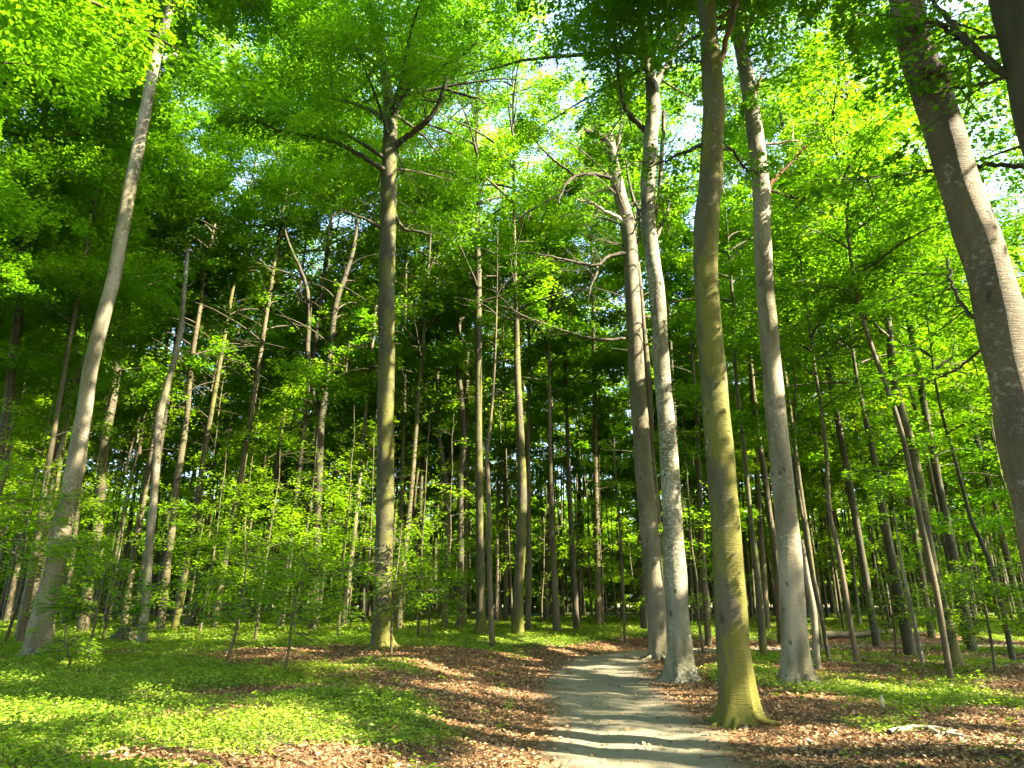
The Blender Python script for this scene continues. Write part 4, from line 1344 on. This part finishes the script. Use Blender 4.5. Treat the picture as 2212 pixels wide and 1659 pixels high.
x, y = scatter(230000, 4.5, 34, .82, None)
d, s = path_dist(x, y)
gr = patchy(x, y)
pk = np.where(d < 1.4, 0.03 + 0.6 * sst(0.7, 1.4, d) + 0.5 * sst(4.5, 9, x), 1.0) * (1 - 0.75 * gr)
k = r_.uniform(0, 1, len(x)) < pk
x, y, d = x[k], y[k], d[k]
n = len(x)
c = np.stack([x, y, H(x, y) + 0.008 + r_.uniform(0, .02, n)], 1)
ang = r_.uniform(0, 6.28, n)
axv = np.stack([np.cos(ang), np.sin(ang), r_.normal(0, .3, n)], 1)
nv = np.stack([r_.normal(0, .45, n), r_.normal(0, .45, n), np.ones(n)], 1)
mb = MB()
leaves(mb, c, axv, nv, (.046 + .0014 * y) * r_.uniform(.55, 1.25, n), np.zeros(3), 0, tone=r_.uniform(0, 1, n) ** 1.3, width=.6, rg=r_, docull=False)
o = mb.build('leaf_litter', [M['litter']])
o['kind'] = 'stuff'
o['label'] = 'brown fallen beech leaves covering the forest floor beside the path'

x, y = scatter(900000, 4.0, 46, .86, None)
gr = patchy(x, y)
d, s = path_dist(x, y)
k = (r_.uniform(0, 1, len(x)) < gr ** 1.2) & (d > 1.3)
x, y = x[k], y[k]
n = len(x)
hgt = (0.02 + 0.13 * r_.uniform(0, 1, n) ** 1.6) * (0.55 + 0.45 * patchy(x, y)) * (0.8 + 0.35 * lump(x, y, 1.6, .9))
c = np.stack([x, y, H(x, y) + np.clip(hgt, .015, .3)], 1)
ang = r_.uniform(0, 6.28, n)
axv = np.stack([np.cos(ang), np.sin(ang), r_.normal(0, .25, n)], 1)
nv = np.stack([r_.normal(0, .35, n), r_.normal(0, .35, n), np.ones(n)], 1)
mb = MB()
leaves(mb, c, axv, nv, (.025 + .0017 * y) * r_.uniform(.6, 1.3, len(x)), np.zeros(3), 0, tone=np.clip(.5 + .3 * lump(x, y, 1.3, 3.3) + r_.normal(0, .2, n), 0, 1), width=.75, rg=r_, docull=False)
o = mb.build('ground_herbs', [M['herb']])
o['kind'] = 'stuff'
o['label'] = 'low bright green herb carpet on the forest floor'
# twigs on the floor, crumbs of stone on the path, taller sprigs in the herbs
x, y = scatter(1500, 4.5, 26, .8, None)
d, sd_ = path_dist(x, y)
k = (d > .9) | (r_.uniform(0, 1, len(x)) < .05)
x, y = x[k], y[k]
n = len(x)
ang = r_.uniform(0, 6.28, n)
ln = r_.uniform(.08, .38, n)
u = np.linspace(-1, 1, 4)
bendy = r_.normal(0, .25, (n, 4))
P = np.empty((n, 4, 3))
P[..., 0] = x[:, None] + np.cos(ang)[:, None] * ln[:, None] * u - np.sin(ang)[:, None] * bendy * ln[:, None] * .5
P[..., 1] = y[:, None] + np.sin(ang)[:, None] * ln[:, None] * u + np.cos(ang)[:, None] * bendy * ln[:, None] * .5
P[..., 2] = H(P[..., 0], P[..., 1]) + r_.uniform(.012, .04, (n, 4))
mb = MB()
tubes(mb, P, (.0035 + .012 * ln[:, None]) * np.linspace(1, .4, 4)[None, :] * np.ones((n, 1)), 5, 0)
o = mb.build('fallen_twigs', [M['twig']])
o['kind'] = 'stuff'
o['label'] = 'small dark twigs strewn over the leaf litter'

q = np.linspace(0, 1, 4200)
ii = r_.integers(0, int(len(PC) * .62), 4200)
oo = r_.uniform(-1.25, 1.25, 4200)
x = PC[ii, 0] + Nn[ii, 0] * oo + r_.normal(0, .05, 4200)
y = PC[ii, 1] + Nn[ii, 1] * oo + r_.normal(0, .05, 4200)
k = y > 4.5
x, y = x[k], y[k]
n = len(x)
sz = .004 + .014 * r_.uniform(0, 1, n) ** 4
z = H(x, y) + sz * .3
ang = r_.uniform(0, 6.28, n)
base8 = []
for (a_, b_) in ((0, 0), (1, 0), (2, 0), (3, 0), (0, 1), (1, 1), (2, 1), (3, 1)):
    th = ang + a_ * PI / 2 + r_.normal(0, .25, n)
    rr = sz * (1.0 if b_ == 0 else .62) * r_.uniform(.75, 1.2, n)
    base8.append(np.stack([x + rr * np.cos(th), y + rr * np.sin(th), z + (sz * .55 if b_ else -sz * .4)], 1))
V = np.stack(base8, 1).reshape(-1, 3)
fq = np.array([[0, 1, 5, 4], [1, 2, 6, 5], [2, 3, 7, 6], [3, 0, 4, 7], [4, 5, 6, 7]])
mb = MB()
mb.quads(V, (np.arange(n)[:, None, None] * 8 + fq[None]).reshape(-1, 4), 0, tone=np.zeros(n * 5))
o = mb.build('gravel', [M['path']])
o['kind'] = 'stuff'
o['label'] = 'fine gravel scattered on the trodden path'

x, y = scatter(5200, 4.5, 34, .84, None)
gr = patchy(x, y)
d, sd_ = path_dist(x, y)
k = (r_.uniform(0, 1, len(x)) < .12 + .8 * gr * (lump(x, y, .8, 5.0) > .1)) & (d > 1.5)
x, y = x[k], y[k]
n = len(x)
hh = r_.uniform(.10, .30, n)
mb = MB()
P = np.empty((n, 3, 3))
lx, ly = r_.normal(0, .2, n), r_.normal(0, .2, n)
for q, f in enumerate((0, .5, 1)):
    P[:, q, 0] = x + lx * hh * f
    P[:, q, 1] = y + ly * hh * f
    P[:, q, 2] = H(x, y) + hh * f
tubes(mb, P, np.tile([.0028, .0022, .0012], (n, 1)), 3, 1)
for q in range(7):
    f = r_.uniform(.45, 1.02, n)
    az = r_.uniform(0, 6.28, n)
    rl = r_.uniform(.02, .09, n)
    c = np.stack([x + lx * hh * f + rl * np.cos(az), y + ly * hh * f + rl * np.sin(az), H(x, y) + hh * f], 1)
    leaves(mb, c, np.stack([np.cos(az), np.sin(az), r_.normal(-.1, .2, n)], 1), np.stack([r_.normal(0, .3, n), r_.normal(0, .3, n), np.ones(n)], 1), .05 + .0018 * y, np.zeros(3), 0, tone=r_.uniform(.2, .9, n), rg=r_, docull=False)
o = mb.build('seedlings', [M['leafy'], M['twig']])
o['kind'] = 'stuff'
o['label'] = 'ankle high beech seedlings sprinkled through the herb carpet'
print("LEAVES", NLEAF[0], "objects", len(bpy.data.objects))
